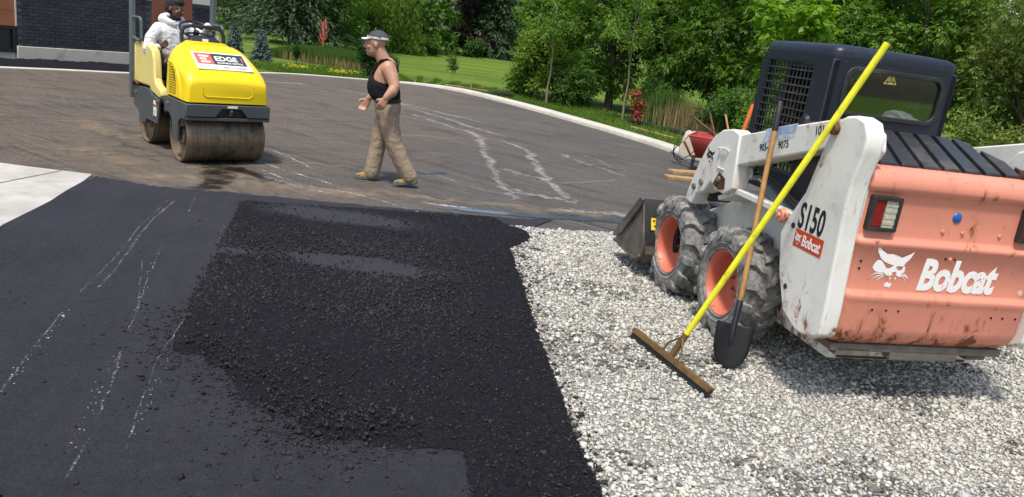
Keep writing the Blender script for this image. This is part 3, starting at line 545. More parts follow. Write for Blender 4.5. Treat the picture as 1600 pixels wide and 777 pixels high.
for (y, z) in prof:
    hw = taper(z) - (0.05 * max(0, (0.47 - z) / 0.1) ** 2 if z < 0.47 else 0); rings.append([(x * hw, y + dy, z) for x, dy in xs_])
b = MB(); b.loft(rings, False, False); b.add([(-0.6, -0.88, 0.42), (0.6, -0.88, 0.42), (0.6, -0.88, 1.37), (-0.6, -0.88, 1.37)], [(0, 1, 2, 3)])
tail = b.build('tailgate', m_coral, loader, 0, 70)
for x0, x1 in ((-0.583, -0.403), (0.403, 0.583)):
    z0, z1 = 1.052, 1.243
    b = MB(); b.ring(rrect(x0, x1, z0, z1, 0.012), rrect(x0 + 0.018, x1 - 0.018, z0 + 0.022, z1 - 0.022, 0.006), 1, -1.045, -1.0)
    b.add([(x0 + .01, -1.012, z0 + .01), (x1 - .01, -1.012, z0 + .01), (x1 - .01, -1.012, z1 - .01), (x0 + .01, -1.012, z1 - .01)], [(0, 1, 2, 3)])
    tl = b.build('tail_light', m_black, tail, 0.002)
    xm = x0 + 0.018 + (x1 - x0 - 0.036) * 0.47
    b = MB(); b.box(((x0 + 0.018 + xm) / 2, -1.022, (z0 + z1) / 2), (xm - x0 - 0.020, 0.03, z1 - z0 - 0.046)); b.build('red_lens', m_lens_red, tl, 0.004)
    b = MB()
    for k in range(9): b.box(((x1 - 0.018 + xm) / 2 + 0.002, -1.020 - 0.002 * (k % 2), z0 + 0.03 + k * 0.0164), (x1 - 0.022 - xm, 0.03, 0.0164))
    b.build('clear_lens', m_lens_white, tl)
b = MB(); b.lathe([(0.001, 0.010), (0.022, 0.008), (0.028, 0.004), (0.030, 0)], (-0.01, -1.010, 1.157), (0, -1, 0), 18); b.build('blue_cap', m_blue_cap, tail)
for x, z in ((-0.08, 1.075), (0.05, 1.075), (0.0, 0.925), (-0.50, 1.0), (0.30, 1.075)):
    b = MB(); b.lathe([(0.001, 0.008), (0.010, 0.006), (0.013, 0)], (x, -1.013 if z > 1.03 else -1.033 if z < 0.95 else -1.044, z), (0, -1, 0), 8); b.build('rivet', m_coral, tail)
for x, z in ((-0.56, 0.88), (-0.56, 0.84), (-0.42, 0.61), (-0.33, 0.61), (-0.25, 0.61), (0.38, 0.60), (0.46, 0.60), (0.55, 0.60), (-0.03, 0.925), (0.03, 0.925)):
    b = MB(); b.lathe([(0.001, 0.003), (0.007, 0.003), (0.007, 0)], (x, -1.046 if z < 0.7 else -1.033, z), (0, -1, 0), 8); b.build('drilled_hole', m_black_ink, tail)
# cat head mark
EAR = [(-0.477, 0.983), (-0.476, 0.959), (-0.467, 0.938), (-0.442, 0.904), (-0.412, 0.886), (-0.379, 0.875), (-0.349, 0.869), (-0.332, 0.863), (-0.314, 0.867), (-0.287, 0.866), (-0.278, 0.887), (-0.255, 0.914), (-0.237, 0.958), (-0.258, 0.941), (-0.311, 0.915), (-0.339, 0.925), (-0.378, 0.933), (-0.407, 0.93), (-0.443, 0.948)]
LFC = [(-0.455, 0.895), (-0.471, 0.878), (-0.48, 0.849), (-0.459, 0.83), (-0.424, 0.823), (-0.404, 0.827), (-0.38, 0.809), (-0.357, 0.806), (-0.343, 0.817), (-0.349, 0.827), (-0.332, 0.834), (-0.326, 0.854), (-0.332, 0.863), (-0.349, 0.869), (-0.371, 0.851), (-0.392, 0.85), (-0.412, 0.873), (-0.432, 0.891)]
RFC = [(-0.332, 0.834), (-0.317, 0.827), (-0.322, 0.815), (-0.295, 0.803), (-0.282, 0.812), (-0.282, 0.826), (-0.271, 0.835), (-0.273, 0.854), (-0.275, 0.868), (-0.287, 0.866), (-0.29, 0.848), (-0.313, 0.841), (-0.323, 0.854)]
CHN = [(-0.36, 0.774), (-0.376, 0.764), (-0.38, 0.747), (-0.338, 0.741), (-0.333, 0.756), (-0.334, 0.767), (-0.351, 0.766)]
TTH = [[(-0.356, 0.802), (-0.356, 0.791), (-0.349, 0.788), (-0.348, 0.8)], [(-0.319, 0.804), (-0.322, 0.79), (-0.313, 0.788), (-0.313, 0.802)]]
WHK = [((-0.479, 0.803), (-0.448, 0.819), (-0.402, 0.820)), ((-0.462, 0.787), (-0.435, 0.804), (-0.399, 0.813)), ((-0.44, 0.773), (-0.42, 0.792), (-0.394, 0.806)), ((-0.228, 0.79), (-0.25, 0.808), (-0.278, 0.818)), ((-0.239, 0.803), (-0.255, 0.816), (-0.273, 0.824)), ((-0.248, 0.782), (-0.262, 0.80), (-0.282, 0.812))]
def cat_head(mbx, fn):
    for poly in (EAR, LFC, RFC, CHN, *TTH):
        a = sum(poly[i][0] * poly[(i + 1) % len(poly)][1] - poly[(i + 1) % len(poly)][0] * poly[i][1] for i in range(len(poly)))
        poly = poly if a > 0 else poly[::-1]; mbx.add([fn(p) for p in poly], [tuple(range(len(poly)))])
    for q in WHK:
        up = []; dn = []
        for i, p in enumerate(q): wd = (0.0006, 0.0035, 0.003)[i]; up.append((p[0], p[1] + wd)); dn.append((p[0], p[1] - wd))
        poly = dn + up[::-1]
        if q[0][0] > q[2][0]: poly = poly[::-1]
        mbx.add([fn(p) for p in poly], [tuple(range(6))])
b = MB(); cat_head(b, lambda p: (p[0], -1.0345, p[1])); b.build('cat_head_emblem', m_decal_w, tail, 0, 0)
text('Bobcat', 0.245, m_decal_w, tail, (-0.172, -1.0345, 0.745), RX, xs=0.755, bold=0.010, shear=0.12, space=0.97)
text('®', 0.04, m_decal_w, tail, (0.525, -1.0345, 0.742), RX)
# bumper under the tailgate
b = MB(); b.box((0, -0.92, 0.36), (1.16, 0.16, 0.045)); b.box((-0.43, -0.965, 0.335), (0.22, 0.07, 0.05)); b.box((0.05, -0.965, 0.325), (0.46, 0.07, 0.06)); b.box((0.43, -0.95, 0.335), (0.14, 0.06, 0.06)); b.build('bumper', m_undersd, loader, 0.006)
b = MB(); b.box((0, -0.5, 0.3), (0.9, 0.8, 0.1)); b.build('belly_pan', m_black, loader, 0.01)
# ribbed engine cover
b = MB(); b.add([(-0.565, -0.20, 1.51), (0.565, -0.20, 1.51), (0.565, -0.955, 1.375), (-0.565, -0.955, 1.375)], [(0, 3, 2, 1)]); b.box((0, -0.57, 1.2), (1.12, 0.74, 0.30)); cover = b.build('engine_cover', m_cover, loader)
def clip_x(poly, lim):
    for sg in (1, -1):
        out = []
        for i in range(len(poly)):
            p, q_ = poly[i], poly[(i + 1) % len(poly)]; ip, iq = sg * p[0] <= lim, sg * q_[0] <= lim
            if ip: out.append(p)
            if ip != iq: t_ = (sg * lim - p[0]) / (q_[0] - p[0]); out.append((sg * lim, p[1] + t_ * (q_[1] - p[1])))
        poly = out
        if not poly: return poly
    return poly
cz_ = lambda y: 1.51 + (y + 0.20) * 0.179
for k in range(11):
    x = -0.52 + k * 0.138
    pg = clip_x([(x - 0.05, -0.215), (x + 0.05, -0.215), (x + 0.05 - 0.34, -0.905), (x - 0.05 - 0.34, -0.905)], 0.562)
    if len(pg) < 3: continue
    n_ = len(pg); b = MB(); b.add([(p[0], p[1], cz_(p[1]) - 0.004) for p in pg] + [(p[0], p[1], cz_(p[1]) + 0.026) for p in pg], [tuple(range(n_)), tuple(range(n_, 2 * n_))[::-1]] + [(i, n_ + i, n_ + (i + 1) % n_, (i + 1) % n_) for i in range(n_)])
    b.build('slat', m_cover, cover, 0.004)
b = MB(); b.tube([(0.44, -0.86, 1.33), (0.455, -0.90, 1.42), (0.52, -0.99, 1.49), (0.56, -1.03, 1.515)], 0.027, 12); b.build('exhaust_pipe', m_rust, loader)
# ---- cab
cab = MB()
def cab_ring(z, i, fr=0.0): return [(p[0], p[1], z) for p in rrect(-0.45 + i, 0.45 - i, -0.215 + i, 0.615 - i - fr, 0.06)]
cab.loft([cab_ring(1.915, 0.004), cab_ring(1.965, 0.0), cab_ring(1.988, 0.012), cab_ring(2.003, 0.04), cab_ring(2.012, 0.12)])
roof = cab.build('cab_roof', m_navy, loader, 0, 50)
rr_o = rrect(-0.448, 0.448, 1.46, 1.92, 0.03, 6); rr_i = rrect(-0.345, 0.372, 1.592, 1.885, 0.075, 6)
b = MB(); b.ring(rr_o, rr_i, 1, -0.215, -0.165); cabr = b.build('cab_rear_panel', m_navy, loader, 0.006)
b = MB(); b.ring(rrect(-0.352, 0.379, 1.585, 1.892, 0.08, 6), rrect(-0.322, 0.349, 1.613, 1.864, 0.06, 6), 1, -0.225, -0.19); b.build('window_seal', m_black, cabr, 0.004)
b = MB(); b.prism(rrect(-0.33, 0.357, 1.606, 1.871, 0.06, 6), 1, -0.206, -0.202); b.build('rear_window', m_glass, cabr)
b = MB()
def tri(cx, cz, s_): return [(cx - s_, cz - s_ * 0.75), (cx + s_, cz - s_ * 0.68), (cx - 0.004, cz + s_ * 1.05)]
b.prism(tri(-0.02, 1.845, 0.047), 1, -0.2075, -0.2065); wt = b.build('warning_triangle', m_warn, cabr)
b = MB()
for (x, z, w_, h_) in ((-0.02, 1.865, 0.006, 0.03), (-0.035, 1.826, 0.024, 0.006), (-0.005, 1.83, 0.024, 0.006), (-0.02, 1.84, 0.006, 0.012), (-0.045, 1.82, 0.008, 0.012), (0.006, 1.822, 0.008, 0.010)): b.box((x, -0.2085, z), (w_, 0.001, h_))
b.build('warning_symbol', m_black_ink, wt)
for sx in (-1, 1):
    so = [(-0.215, 1.0), (0.60, 1.0), (0.615, 1.40), (0.612, 1.92), (-0.215, 1.92)]
    si = [(-0.02, 1.16), (0.50, 1.16), (0.545, 1.40), (0.53, 1.875), (-0.02, 1.885)]
    b = MB(); b.ring(so, si, 0, sx * 0.40, sx * 0.45); sd = b.build('cab_side_panel', m_navy, loader, 0.008)
    b = MB(); xx = sx * 0.442
    for k in range(15): z = 1.17 + k * 0.0505; b.tube([(xx, -0.03, z), (xx, 0.555, z)], 0.0055, 5)
    for k in range(13): y = -0.005 + k * 0.0445; b.tube([(xx - sx * 0.006, y, 1.15), (xx - sx * 0.006, y, 1.885)], 0.0055, 5)
    b.build('wire_screen', m_black, sd)
    b = MB(); b.ring([(-0.02, 1.35), (0.30, 1.35), (0.30, 1.87), (0.0, 1.87), (-0.02, 1.85)], [(0.005, 1.375), (0.278, 1.375), (0.278, 1.845), (0.01, 1.845), (0.005, 1.83)], 0, sx * 0.418, sx * 0.434); sw = b.build('window_frame', m_black, sd)
    b = MB(); b.prism([(0.0, 1.37), (0.28, 1.37), (0.28, 1.85), (0.0, 1.85)], 0, sx * 0.424, sx * 0.428); b.build('side_window', m_glass, sw)
b = MB(); b.box((0, 0.2, 1.06), (0.84, 0.8, 0.1)); b.box((-0.41, 0.57, 1.5), (0.06, 0.05, 0.86)); b.box((0.41, 0.57, 1.5), (0.06, 0.05, 0.86)); b.build('cab_front_frame', m_navy, loader, 0.01)
b = MB(); b.box((0, 0.18, 1.22), (0.46, 0.40, 0.14)); b.box((0, 0.0, 1.50), (0.44, 0.12, 0.56)); b.box((0, -0.02, 1.78), (0.24, 0.08, 0.12)); b.build('seat', m_black, loader, 0.04, seg=3)
for sx in (-1, 1):
    b = MB(); b.tube([(sx * 0.28, 0.46, 1.1), (sx * 0.28, 0.44, 1.45), (sx * 0.24, 0.42, 1.5)], 0.014, 8); b.build('control_lever', m_black, loader)
b = MB(); b.lathe([(0.001, 0.02), (0.035, 0.02), (0.05, 0.0)], (-0.45, -0.06, 1.515), (-1, 0, 0), 16); b.build('cab_hinge', m_navy, loader)
# ---- wheels
def make_wheel(sx):
    """one wheel centred on its axle, outer face towards sx"""
    wr = bpy.data.objects.new('wheel', None); COL.objects.link(wr); wr.empty_display_size = 0.1
    W2, RO = 0.122, 0.358
    pr = [(0.215, W2 * 0.78), (0.235, W2 * 0.93), (0.29, W2 * 1.04), (0.325, W2 * 1.02), (0.348, W2 * 0.9), (RO, W2 * 0.55), (RO + 0.004, 0), (RO, -W2 * 0.55), (0.348, -W2 * 0.9), (0.325, -W2 * 1.02), (0.29, -W2 * 1.04), (0.235, -W2 * 0.93), (0.215, -W2 * 0.78)]
    b = MB(); b.lathe(pr, (0, 0, 0), (sx, 0, 0), 56)
    NL = 15
    for k in range(NL):
        for side in (-1, 1):
            a0 = 2 * math.pi * (k + (0.5 if side > 0 else 0)) / NL
            rows = []
            for (u, rtop, rbot, slant, hw) in ((0.00, 0.387, 0.352, 0.21, 0.055), (0.35, 0.392, 0.350, 0.165, 0.060), (0.62, 0.391, 0.348, 0.06, 0.064), (0.92, 0.384, 0.34, 0.035, 0.068), (1.12, 0.355, 0.31, 0.03, 0.066), (1.15, 0.31, 0.295, 0.03, 0.054)):
                h = side * u * W2; ac = a0 + slant; ring = []
                for rad, da in ((rbot, -hw * 1.35), (rtop, -hw), (rtop, hw), (rbot, hw * 1.35)):
                    a = ac + da; ring.append((sx * h, rad * math.cos(a), rad * math.sin(a)))
                rows.append(ring)
            b.loft(rows)
    # moulded rings on the sidewall
    b.lathe([(0.262, W2 * 1.0), (0.268, W2 * 1.05), (0.275, W2 * 1.02)], (0, 0, 0), (sx, 0, 0), 48); b.lathe([(0.226, W2 * 0.88), (0.232, W2 * 1.0), (0.242, W2 * 0.95)], (0, 0, 0), (sx, 0, 0), 48)
    b.build('tyre', m_tyre, wr, 0, 30)
    b = MB(); b.lathe([(0.224, W2 * 0.83), (0.228, W2 * 0.90), (0.219, W2 * 0.92), (0.212, W2 * 0.84), (0.203, W2 * 0.62), (0.198, W2 * 0.2), (0.196, -W2 * 0.25), (0.182, -W2 * 0.42), (0.13, -W2 * 0.46), (0.10, -W2 * 0.40), (0.075, -W2 * 0.40), (0.07, -W2 * 0.2), (0.045, -W2 * 0.16), (0.001, -W2 * 0.16)], (0, 0, 0), (sx, 0, 0), 40)
    rim = b.build('rim', m_rim, wr, 0, 40)
    b = MB()
    for k in range(8):
        a = 2 * math.pi * k / 8; c_ = (0, 0.10 * math.cos(a), 0.10 * math.sin(a)); b.lathe([(0.001, -0.012), (0.008, -0.012), (0.008, -0.03), (0.016, -0.03), (0.016, -0.05)], c_, (sx, 0, 0), 6)
    b.build('wheel_nut', m_undersd, rim)
    b = MB(); b.tube([(sx * 0.04, 0.0, 0.20), (sx * 0.055, 0.0, 0.165), (sx * 0.06, 0, 0.15)], 0.006, 6); b.build('valve_stem', m_chrome, rim)
    return wr
wl_ = make_wheel(-1); wr_ = make_wheel(1)
for i, (sx, y) in enumerate(((-1, 0), (-1, 0.904), (1, 0), (1, 0.904))):
    src = wl_ if sx < 0 else wr_; o = src if i in (0, 2) else copy_tree(src)
    o.parent = loader; o.location = (sx * 0.645, y, 0.383); o.rotation_euler = (0.35 * i + 0.1, 0, 0)
for y in (0, 0.904):
    b = MB(); b.tube([(-0.57, y, 0.383), (0.57, y, 0.383)], 0.06, 12); b.build('axle', m_black, loader)
# ---- bucket
BK = [(1.13, 0.22), (1.16, 0.18), (1.25, 0.155), (1.72, 0.165), (1.76, 0.20)]
b = MB()
shell_o = [(1.30, 0.655), (1.255, 0.60), (1.15, 0.36), (1.125, 0.27), (1.14, 0.20), (1.20, 0.16), (1.30, 0.15), (1.78, 0.155)]
shell_i = [(1.78, 0.168), (1.30, 0.168), (1.21, 0.178), (1.155, 0.215), (1.142, 0.275), (1.168, 0.36), (1.27, 0.595), (1.315, 0.65)]
b.prism(shell_o + shell_i, 0, -0.855, 0.855); bucket = b.build('bucket', m_dsteel, loader, 0.003)
side = [(1.30, 0.655), (1.245, 0.58), (1.14, 0.34), (1.118, 0.27), (1.135, 0.195), (1.20, 0.152), (1.30, 0.142), (1.66, 0.15), (1.74, 0.20), (1.735, 0.235)]
for sx in (-1, 1):
    b = MB(); b.prism(side, 0, sx * 0.856, sx * 0.872); b.prism([(1.30, 0.67), (1.25, 0.655), (1.265, 0.60), (1.60, 0.27), (1.76, 0.20), (1.765, 0.235)], 0, sx * 0.873, sx * 0.895); b.prism([(1.14, 0.20), (1.21, 0.155), (1.31, 0.145), (1.66, 0.15), (1.66, 0.17), (1.31, 0.168), (1.22, 0.178), (1.165, 0.22)], 0, sx * 0.873, sx * 0.882)
    b.build('bucket_side', m_steel, bucket, 0.004)
b = MB(); b.box((0, 1.75, 0.158), (1.74, 0.12, 0.022)); b.build('cutting_edge', m_steel, bucket, 0.004)
b = MB(); b.add([(-0.856, 1.1195, 0.30), (0.856, 1.1195, 0.30), (0.856, 1.1095, 0.235), (-0.856, 1.1095, 0.235), (0.856, 1.17, 0.148), (-0.856, 1.17, 0.148)], [(0, 3, 2, 1), (3, 5, 4, 2)]); b.build('wear_plate', m_steel, bucket)
b = MB(); q = Matrix.Rotation(-0.41, 3, 'X'); b.box((-0.77, 1.186, 0.47), (0.075, 0.004, 0.10), q); st = b.build('bucket_sticker', m_yellow_decal, bucket)
b = MB()
for k, (x, z) in enumerate(((-0.785, 0.495), (-0.76, 0.485), (-0.775, 0.455), (-0.755, 0.445))): b.box((x, 1.183 + (z - 0.47) * 0.43, z), (0.016, 0.004, 0.014), q)
b.build('sticker_symbol', m_black_ink, st)
for sx in (-1, 1):
    b = MB(); b.box((sx * 0.60, 1.10, 0.45), (0.06, 0.1, 0.34)); b.build('attach_bracket', m_dsteel, bucket, 0.005)
# ---- side decals (left side of the loader)
XD = -0.7362
text('S150', 0.205, m_black_ink, loader, (XD, -0.655, 0.962), LX, xs=0.60, bold=0.005, space=1.02)
b = MB(); b.prism([(-0.655, 0.848), (-0.655, 0.95), (-0.93, 0.95), (-0.93, 0.848)], 0, XD + 0.0004, XD - 0.0006); dec = b.build('red_decal', m_red_decal, loader)
text('Bobcat', 0.088, m_white_ink, dec, (XD - 0.0012, -0.735, 0.868), LX, xs=0.70, bold=0.0022, shear=0.1)
b = MB(); cat_head(b, lambda p: (XD - 0.0012, -0.665 - (p[0] + 0.48) * 0.25, 0.862 + (p[1] - 0.741) * 0.31)); b.build('cat_head_emblem', m_white_ink, dec, 0, 0)
b = MB(); cat_head(b, lambda p: (-0.7392, 0.605 - (p[0] + 0.48) * 0.48, 1.11 + (p[1] - 0.741) * 0.42)); b.build('cat_head_emblem', m_black_ink, loader, 0, 0)
# hire-company decal and numbers on the arm, following its slope
sl = math.atan2(1.492 - 1.362, 0.52)
ARX = Matrix(((0, 0, -1), (-math.cos(sl), -math.sin(sl), 0), (math.sin(sl), -math.cos(sl) * -1, 0)))
ROT = ARX.to_euler()
def arm_pt(d, u, off=0.0):   # d along the arm towards the rear from (0.0, 1.29), u up
    return (-0.7262 - off, -0.0 - d * math.cos(sl) + u * -math.sin(sl), 1.285 + d * math.sin(sl) + u * math.cos(sl))
text('905-6', 0.066, m_black_ink, loader, arm_pt(0.065, -0.005), ROT, xs=0.86, bold=0.0008)
text('9075', 0.066, m_black_ink, loader, arm_pt(0.275, -0.005), ROT, xs=0.86, bold=0.0008)
text('101', 0.072, m_black_ink, loader, arm_pt(0.61, 0.05), ROT, xs=0.85, bold=0.0008)
b = MB()
def quad(d0, d1, u0, u1, off): b.add([arm_pt(d0, u0, off), arm_pt(d1, u0, off), arm_pt(d1, u1, off), arm_pt(d0, u1, off)], [(0, 1, 2, 3)])
quad(0.06, 0.40, 0.058, 0.148, 0.0004); dcl = b.build('pale_decal', m_pale_decal, loader)
b = MB(); quad(0.115, 0.395, 0.09, 0.142, 0.001); b.add([arm_pt(0.075, 0.062, 0.001), arm_pt(0.085, 0.062, 0.001), arm_pt(0.105, 0.142, 0.001), arm_pt(0.098, 0.142, 0.001)], [(0, 1, 2, 3)]); b.build('blue_band', m_blue_decal, dcl)
text('STE', 0.056, m_pale_decal, dcl, arm_pt(0.13, 0.097, 0.0018), ROT, xs=1.0, bold=0.001, depth=0.0002)
text('SE', 0.056, m_pale_decal, dcl, arm_pt(0.33, 0.097, 0.0018), ROT, xs=0.9, bold=0.001, depth=0.0002)
text('EQUIPMENT', 0.026, m_blue_decal, dcl, arm_pt(0.125, 0.065, 0.001), ROT, xs=0.8, depth=0.0002); text('RENTAL', 0.026, m_blue_decal, dcl, arm_pt(0.29, 0.065, 0.001), ROT, xs=0.8, depth=0.0002)

# ---------------------------------------------------------------- hand tools leaning on the loader
m_yel = plain('yellow_fibreglass_handle', (0.78, 0.74, 0.02), 0.4, var=0.2, scale=14, dirt=(0.16, 0.13, 0.03), damt=0.43, dscale=16)
m_wood = plain('worn_ash_wood', (0.44, 0.235, 0.075), 0.55, var=0.4, scale=14, dirt=(0.16, 0.08, 0.03), damt=0.42)
m_brown = plain('tarry_brass_brown_steel', (0.20, 0.115, 0.04), 0.5, 0.3, var=0.4, dirt=(0.03, 0.022, 0.016), damt=0.5, dscale=14)
m_tar = plain('tar_black_steel', (0.018, 0.018, 0.02), 0.5, 0.2, dirt=(0.07, 0.06, 0.05), damt=0.4)
lute = empty('asphalt_rake', (1.035, 4.33, 0), 0, 'yellow-handled asphalt rake with wide brown blade leaning on the loader', 'rake')
A = Vector((1.03, 4.335, 0.045)); Bc = L2W((-0.765, -0.80, 1.583)); dr = (Bc - A).normalized(); o0 = Vector(lute.location)
hd = (Vector((1.19, 3.925, 0)) - Vector((0.862, 4.715, 0))).normalized(); up_ = dr; nrm = hd.cross(up_).normalized(); hd2 = hd
def LP(a, u_, n_): return A - o0 + hd2 * a + up_ * u_ + nrm * n_
b = MB(); HL = 0.435
b.add([LP(s_ * HL, u_, n_) for s_ in (-1, 1) for u_, n_ in ((-0.045, -0.006), (-0.045, 0.006), (0.02, 0.006), (0.02, -0.006))], [(0, 1, 2, 3), (7, 6, 5, 4), (0, 4, 5, 1), (1, 5, 6, 2), (2, 6, 7, 3), (3, 7, 4, 0)])
b.build('blade', m_tar, lute)
b = MB(); b.add([LP(s_ * HL, u_, n_) for s_ in (-1, 1) for u_, n_ in ((0.0, -0.014), (0.0, 0.022), (0.034, 0.022), (0.034, -0.014))], [(0, 1, 2, 3), (7, 6, 5, 4), (0, 4, 5, 1), (1, 5, 6, 2), (2, 6, 7, 3), (3, 7, 4, 0)])
b.build('head_bar', m_brown, lute, 0.003)
b = MB(); b.tube([LP(0, 0.02, 0.0), LP(0, 0.20, 0.0)], 0.021, 12); b.build('socket', m_brown, lute)
for s_ in (-1, 1):
    b = MB(); b.tube([LP(s_ * 0.085, 0.035, 0.012), LP(s_ * 0.075, 0.09, 0.014), LP(s_ * 0.012, 0.165, 0.012)], 0.006, 6); b.build('brace', m_brown, lute)
b = MB(); b.tube([LP(0, 0.16, 0), LP(0, 0.9, 0), LP(0, 2.115, 0)], 0.0185, 14); b.build('handle', m_yel, lute)
sho = empty('shovel', (1.42, 4.42, 0), 0, 'wooden-handled black shovel standing against the rear tyre of the loader', 'shovel')
A2 = Vector((1.415, 4.43, 0.0)); B2 = L2W((-0.775, -0.273, 1.316)); d2 = (B2 - A2).normalized(); o2 = Vector(sho.location)
n2 = Vector((-0.42, -0.88, 0.2)); n2 = (n2 - d2 * n2.dot(d2)).normalized(); side2 = d2.cross(n2).normalized()
def SP(a, u_, n_): return A2 - o2 + side2 * a + d2 * u_ + n2 * n_
b = MB(); rows = []
for u_, hw in ((0.0, 0.012), (0.02, 0.05), (0.06, 0.088), (0.12, 0.108), (0.22, 0.114), (0.275, 0.114), (0.285, 0.108)):
    rows.append([SP(hw * t, u_, 0.03 - 0.04 * (t * t) * (hw / 0.114) + 0.02 * math.exp(-(t / 0.22) ** 2) * min(1, u_ / 0.15)) for t in np.linspace(-1, 1, 11)])
b.loft(rows, False, False); bl = b.build('blade', m_tar, sho, 0, 60)
md = bl.modifiers.new('thick', 'SOLIDIFY'); md.thickness = 0.003
b = MB(); b.tube([SP(0, 0.17, 0.05), SP(0, 0.27, 0.055), SP(0, 0.34, 0.03), SP(0, 0.43, 0.0)], [0.012, 0.02, 0.019, 0.019], 12); b.build('socket', m_tar, sho)
b = MB(); b.tube([SP(0, 0.42, 0), SP(0, 1.0, 0.002), SP(0, 1.50, 0)], 0.0165, 12); b.build('handle', m_wood, sho)
b = MB(); b.tube([SP(0, 1.49, 0), SP(0, 1.66, 0), SP(0, 1.672, 0)], [0.0185, 0.0185, 0.012], 12); b.build('grip', m_tar, sho)
# ---------------------------------------------------------------- ride-on tandem roller
RO_ = Vector((-3.445, 8.53, 0.0)); RTH = R(223.0)
def R2W(p):
    c, s = math.cos(RTH), math.sin(RTH); return Vector((RO_.x + c * p[0] - s * p[1], RO_.y + s * p[0] + c * p[1], p[2]))
m_ry = painted('roller_yellow_paint', (0.86, 0.62, 0.008), chip=0.80, rough=0.30, var=0.05, grime=(0.45, 0.33, 0.05), gamt=0.32)
m_rp = painted('roller_pale_yellow_paint', (0.72, 0.60, 0.20), chip=0.76, rough=0.45, var=0.08, grime=(0.40, 0.32, 0.14), gamt=0.40)  # tub paint: a paler yellow than the hood's
m_rg = painted('roller_grey_paint', (0.070, 0.082, 0.085), rust=(0.09, 0.04, 0.02), chip=0.665, rough=0.45, var=0.2, grime=(0.16, 0.13, 0.09), gamt=0.48)
m_rgl = painted('roller_post_grey_paint', (0.115, 0.14, 0.145), rust=(0.12, 0.07, 0.04), chip=0.72, rough=0.4, var=0.2, gamt=0.4)
def drum_mat():
    t = NT('wet_rolled_drum_steel'); v = t.co((22, 1, 1)); n = t.noise(2.0, 5, 0.6, v); s = t.noise(7, 6, 0.7)
    c = t.mix(t.ramp(n, 0.35, 0.65), (0.105, 0.078, 0.050), (0.19, 0.15, 0.10)); c = t.mix(t.ramp(s, 0.5, 0.68), c, (0.045, 0.036, 0.028))
    return t.set(col=c, rough=0.42, metal=0.35, nor=t.bump(n, 0.002))
m_drum = drum_mat(); m_drim = plain('muddy_drum_end_steel', (0.20, 0.15, 0.10), 0.6, 0.3, var=0.4, dirt=(0.26, 0.20, 0.14), damt=0.5)
m_grille = plain('black_vent_mesh', (0.015, 0.015, 0.012), 0.7)
m_blkpl = plain('black_moulded_plastic', (0.016, 0.017, 0.019), 0.42, var=0.2, dirt=(0.06, 0.055, 0.05), damt=0.36)
m_rdec = plain('faded_red_decal', (0.66, 0.13, 0.09), 0.4, var=0.08); m_gdec = plain('charcoal_decal', (0.035, 0.04, 0.05), 0.4, var=0.08); m_ginkg = plain('grey_decal_ink', (0.16, 0.16, 0.17), 0.5, var=0.1)
roller = empty('road_roller', RO_, RTH, 'yellow ride-on tandem road roller with grey frame on the old asphalt', 'roller')
# drums
for y in (0.0, -1.1):
    hw = 0.43
    b = MB(); b.lathe([(0.262, -hw), (0.276, -hw), (0.28, -hw + 0.008), (0.28, hw - 0.008), (0.276, hw), (0.262, hw)], (0, y, 0.28), (1, 0, 0), 64); dr_ = b.build('drum', m_drum, roller, 0, 40)
    for sx in (-1, 1):
        b = MB(); b.lathe([(0.2615, 0.0), (0.2615, -0.075), (0.25, -0.085), (0.10, -0.09), (0.10, -0.03), (0.06, -0.02), (0.001, -0.02)], (sx * hw, y, 0.28), (sx, 0, 0), 48); b.build('drum_end', m_drim, dr_, 0, 40)
        b = MB()
        for k in range(8): a = 2 * math.pi * k / 8; b.lathe([(0.001, 0), (0.012, 0), (0.012, -0.02)], (sx * (hw - 0.022), y + 0.08 * math.cos(a), 0.28 + 0.08 * math.sin(a)), (sx, 0, 0), 6)
        b.build('hub_bolts', m_undersd, dr_)
# front frame: side plates carrying the drum, cross beam over it
for sx in (-1, 1):
    b = MB(); b.prism([(0.29, 0.67), (0.29, 0.50), (0.16, 0.49), (0.09, 0.44), (0.085, 0.24), (-0.085, 0.24), (-0.10, 0.44), (-0.20, 0.50), (-0.34, 0.50), (-0.34, 0.67)], 0, sx * 0.438, sx * 0.468); b.build('drum_yoke', m_rg, roller, 0.008)
    b = MB(); b.prism([(-1.47, 0.63), (-1.47, 0.40), (-1.30, 0.36), (-1.19, 0.24), (-1.03, 0.24), (-0.98, 0.30), (-0.58, 0.30), (-0.54, 0.58), (-0.80, 0.62), (-0.89, 0.665)], 0, sx * 0.438, sx * 0.468); b.build('rear_side_plate', m_rg, roller, 0.008)
b = MB(); b.prism([(0.46, 0.668), (-0.44, 0.668), (-0.455, 0.535), (-0.20, 0.535), (-0.13, 0.625), (0.08, 0.625), (0.15, 0.535), (0.46, 0.535)], 1, 0.272, 0.318); b.build('front_beam', m_rg, roller, 0.008)
b = MB(); b.box((0.0, 0.285, 0.512), (0.915, 0.05, 0.032)); b.build('scraper_bar', m_rg, roller, 0.004)
b = MB(); b.box((-0.025, 0.262, 0.585), (0.30, 0.014, 0.10)); b.build('beam_recess', m_blkpl, roller)
b = MB(); b.tube([(-0.025, 0.27, 0.55), (-0.025, 0.305, 0.60), (-0.025, 0.27, 0.64)], 0.018, 8); b.build('tow_eye', m_undersd, roller)
b = MB(); b.box((-0.03, 0.3195, 0.650), (0.11, 0.002, 0.024)); b.build('beam_decal', m_white_ink, roller)
b = MB(); b.box((0, -0.02, 0.60), (0.86, 0.55, 0.12)); b.box((0, -0.45, 0.45), (0.35, 0.45, 0.22)); b.box((0, -1.0, 0.59), (0.86, 0.9, 0.09)); b.box((0, -0.80, 0.42), (0.6, 0.30, 0.26)); b.build('chassis', m_rg, roller, 0.01)
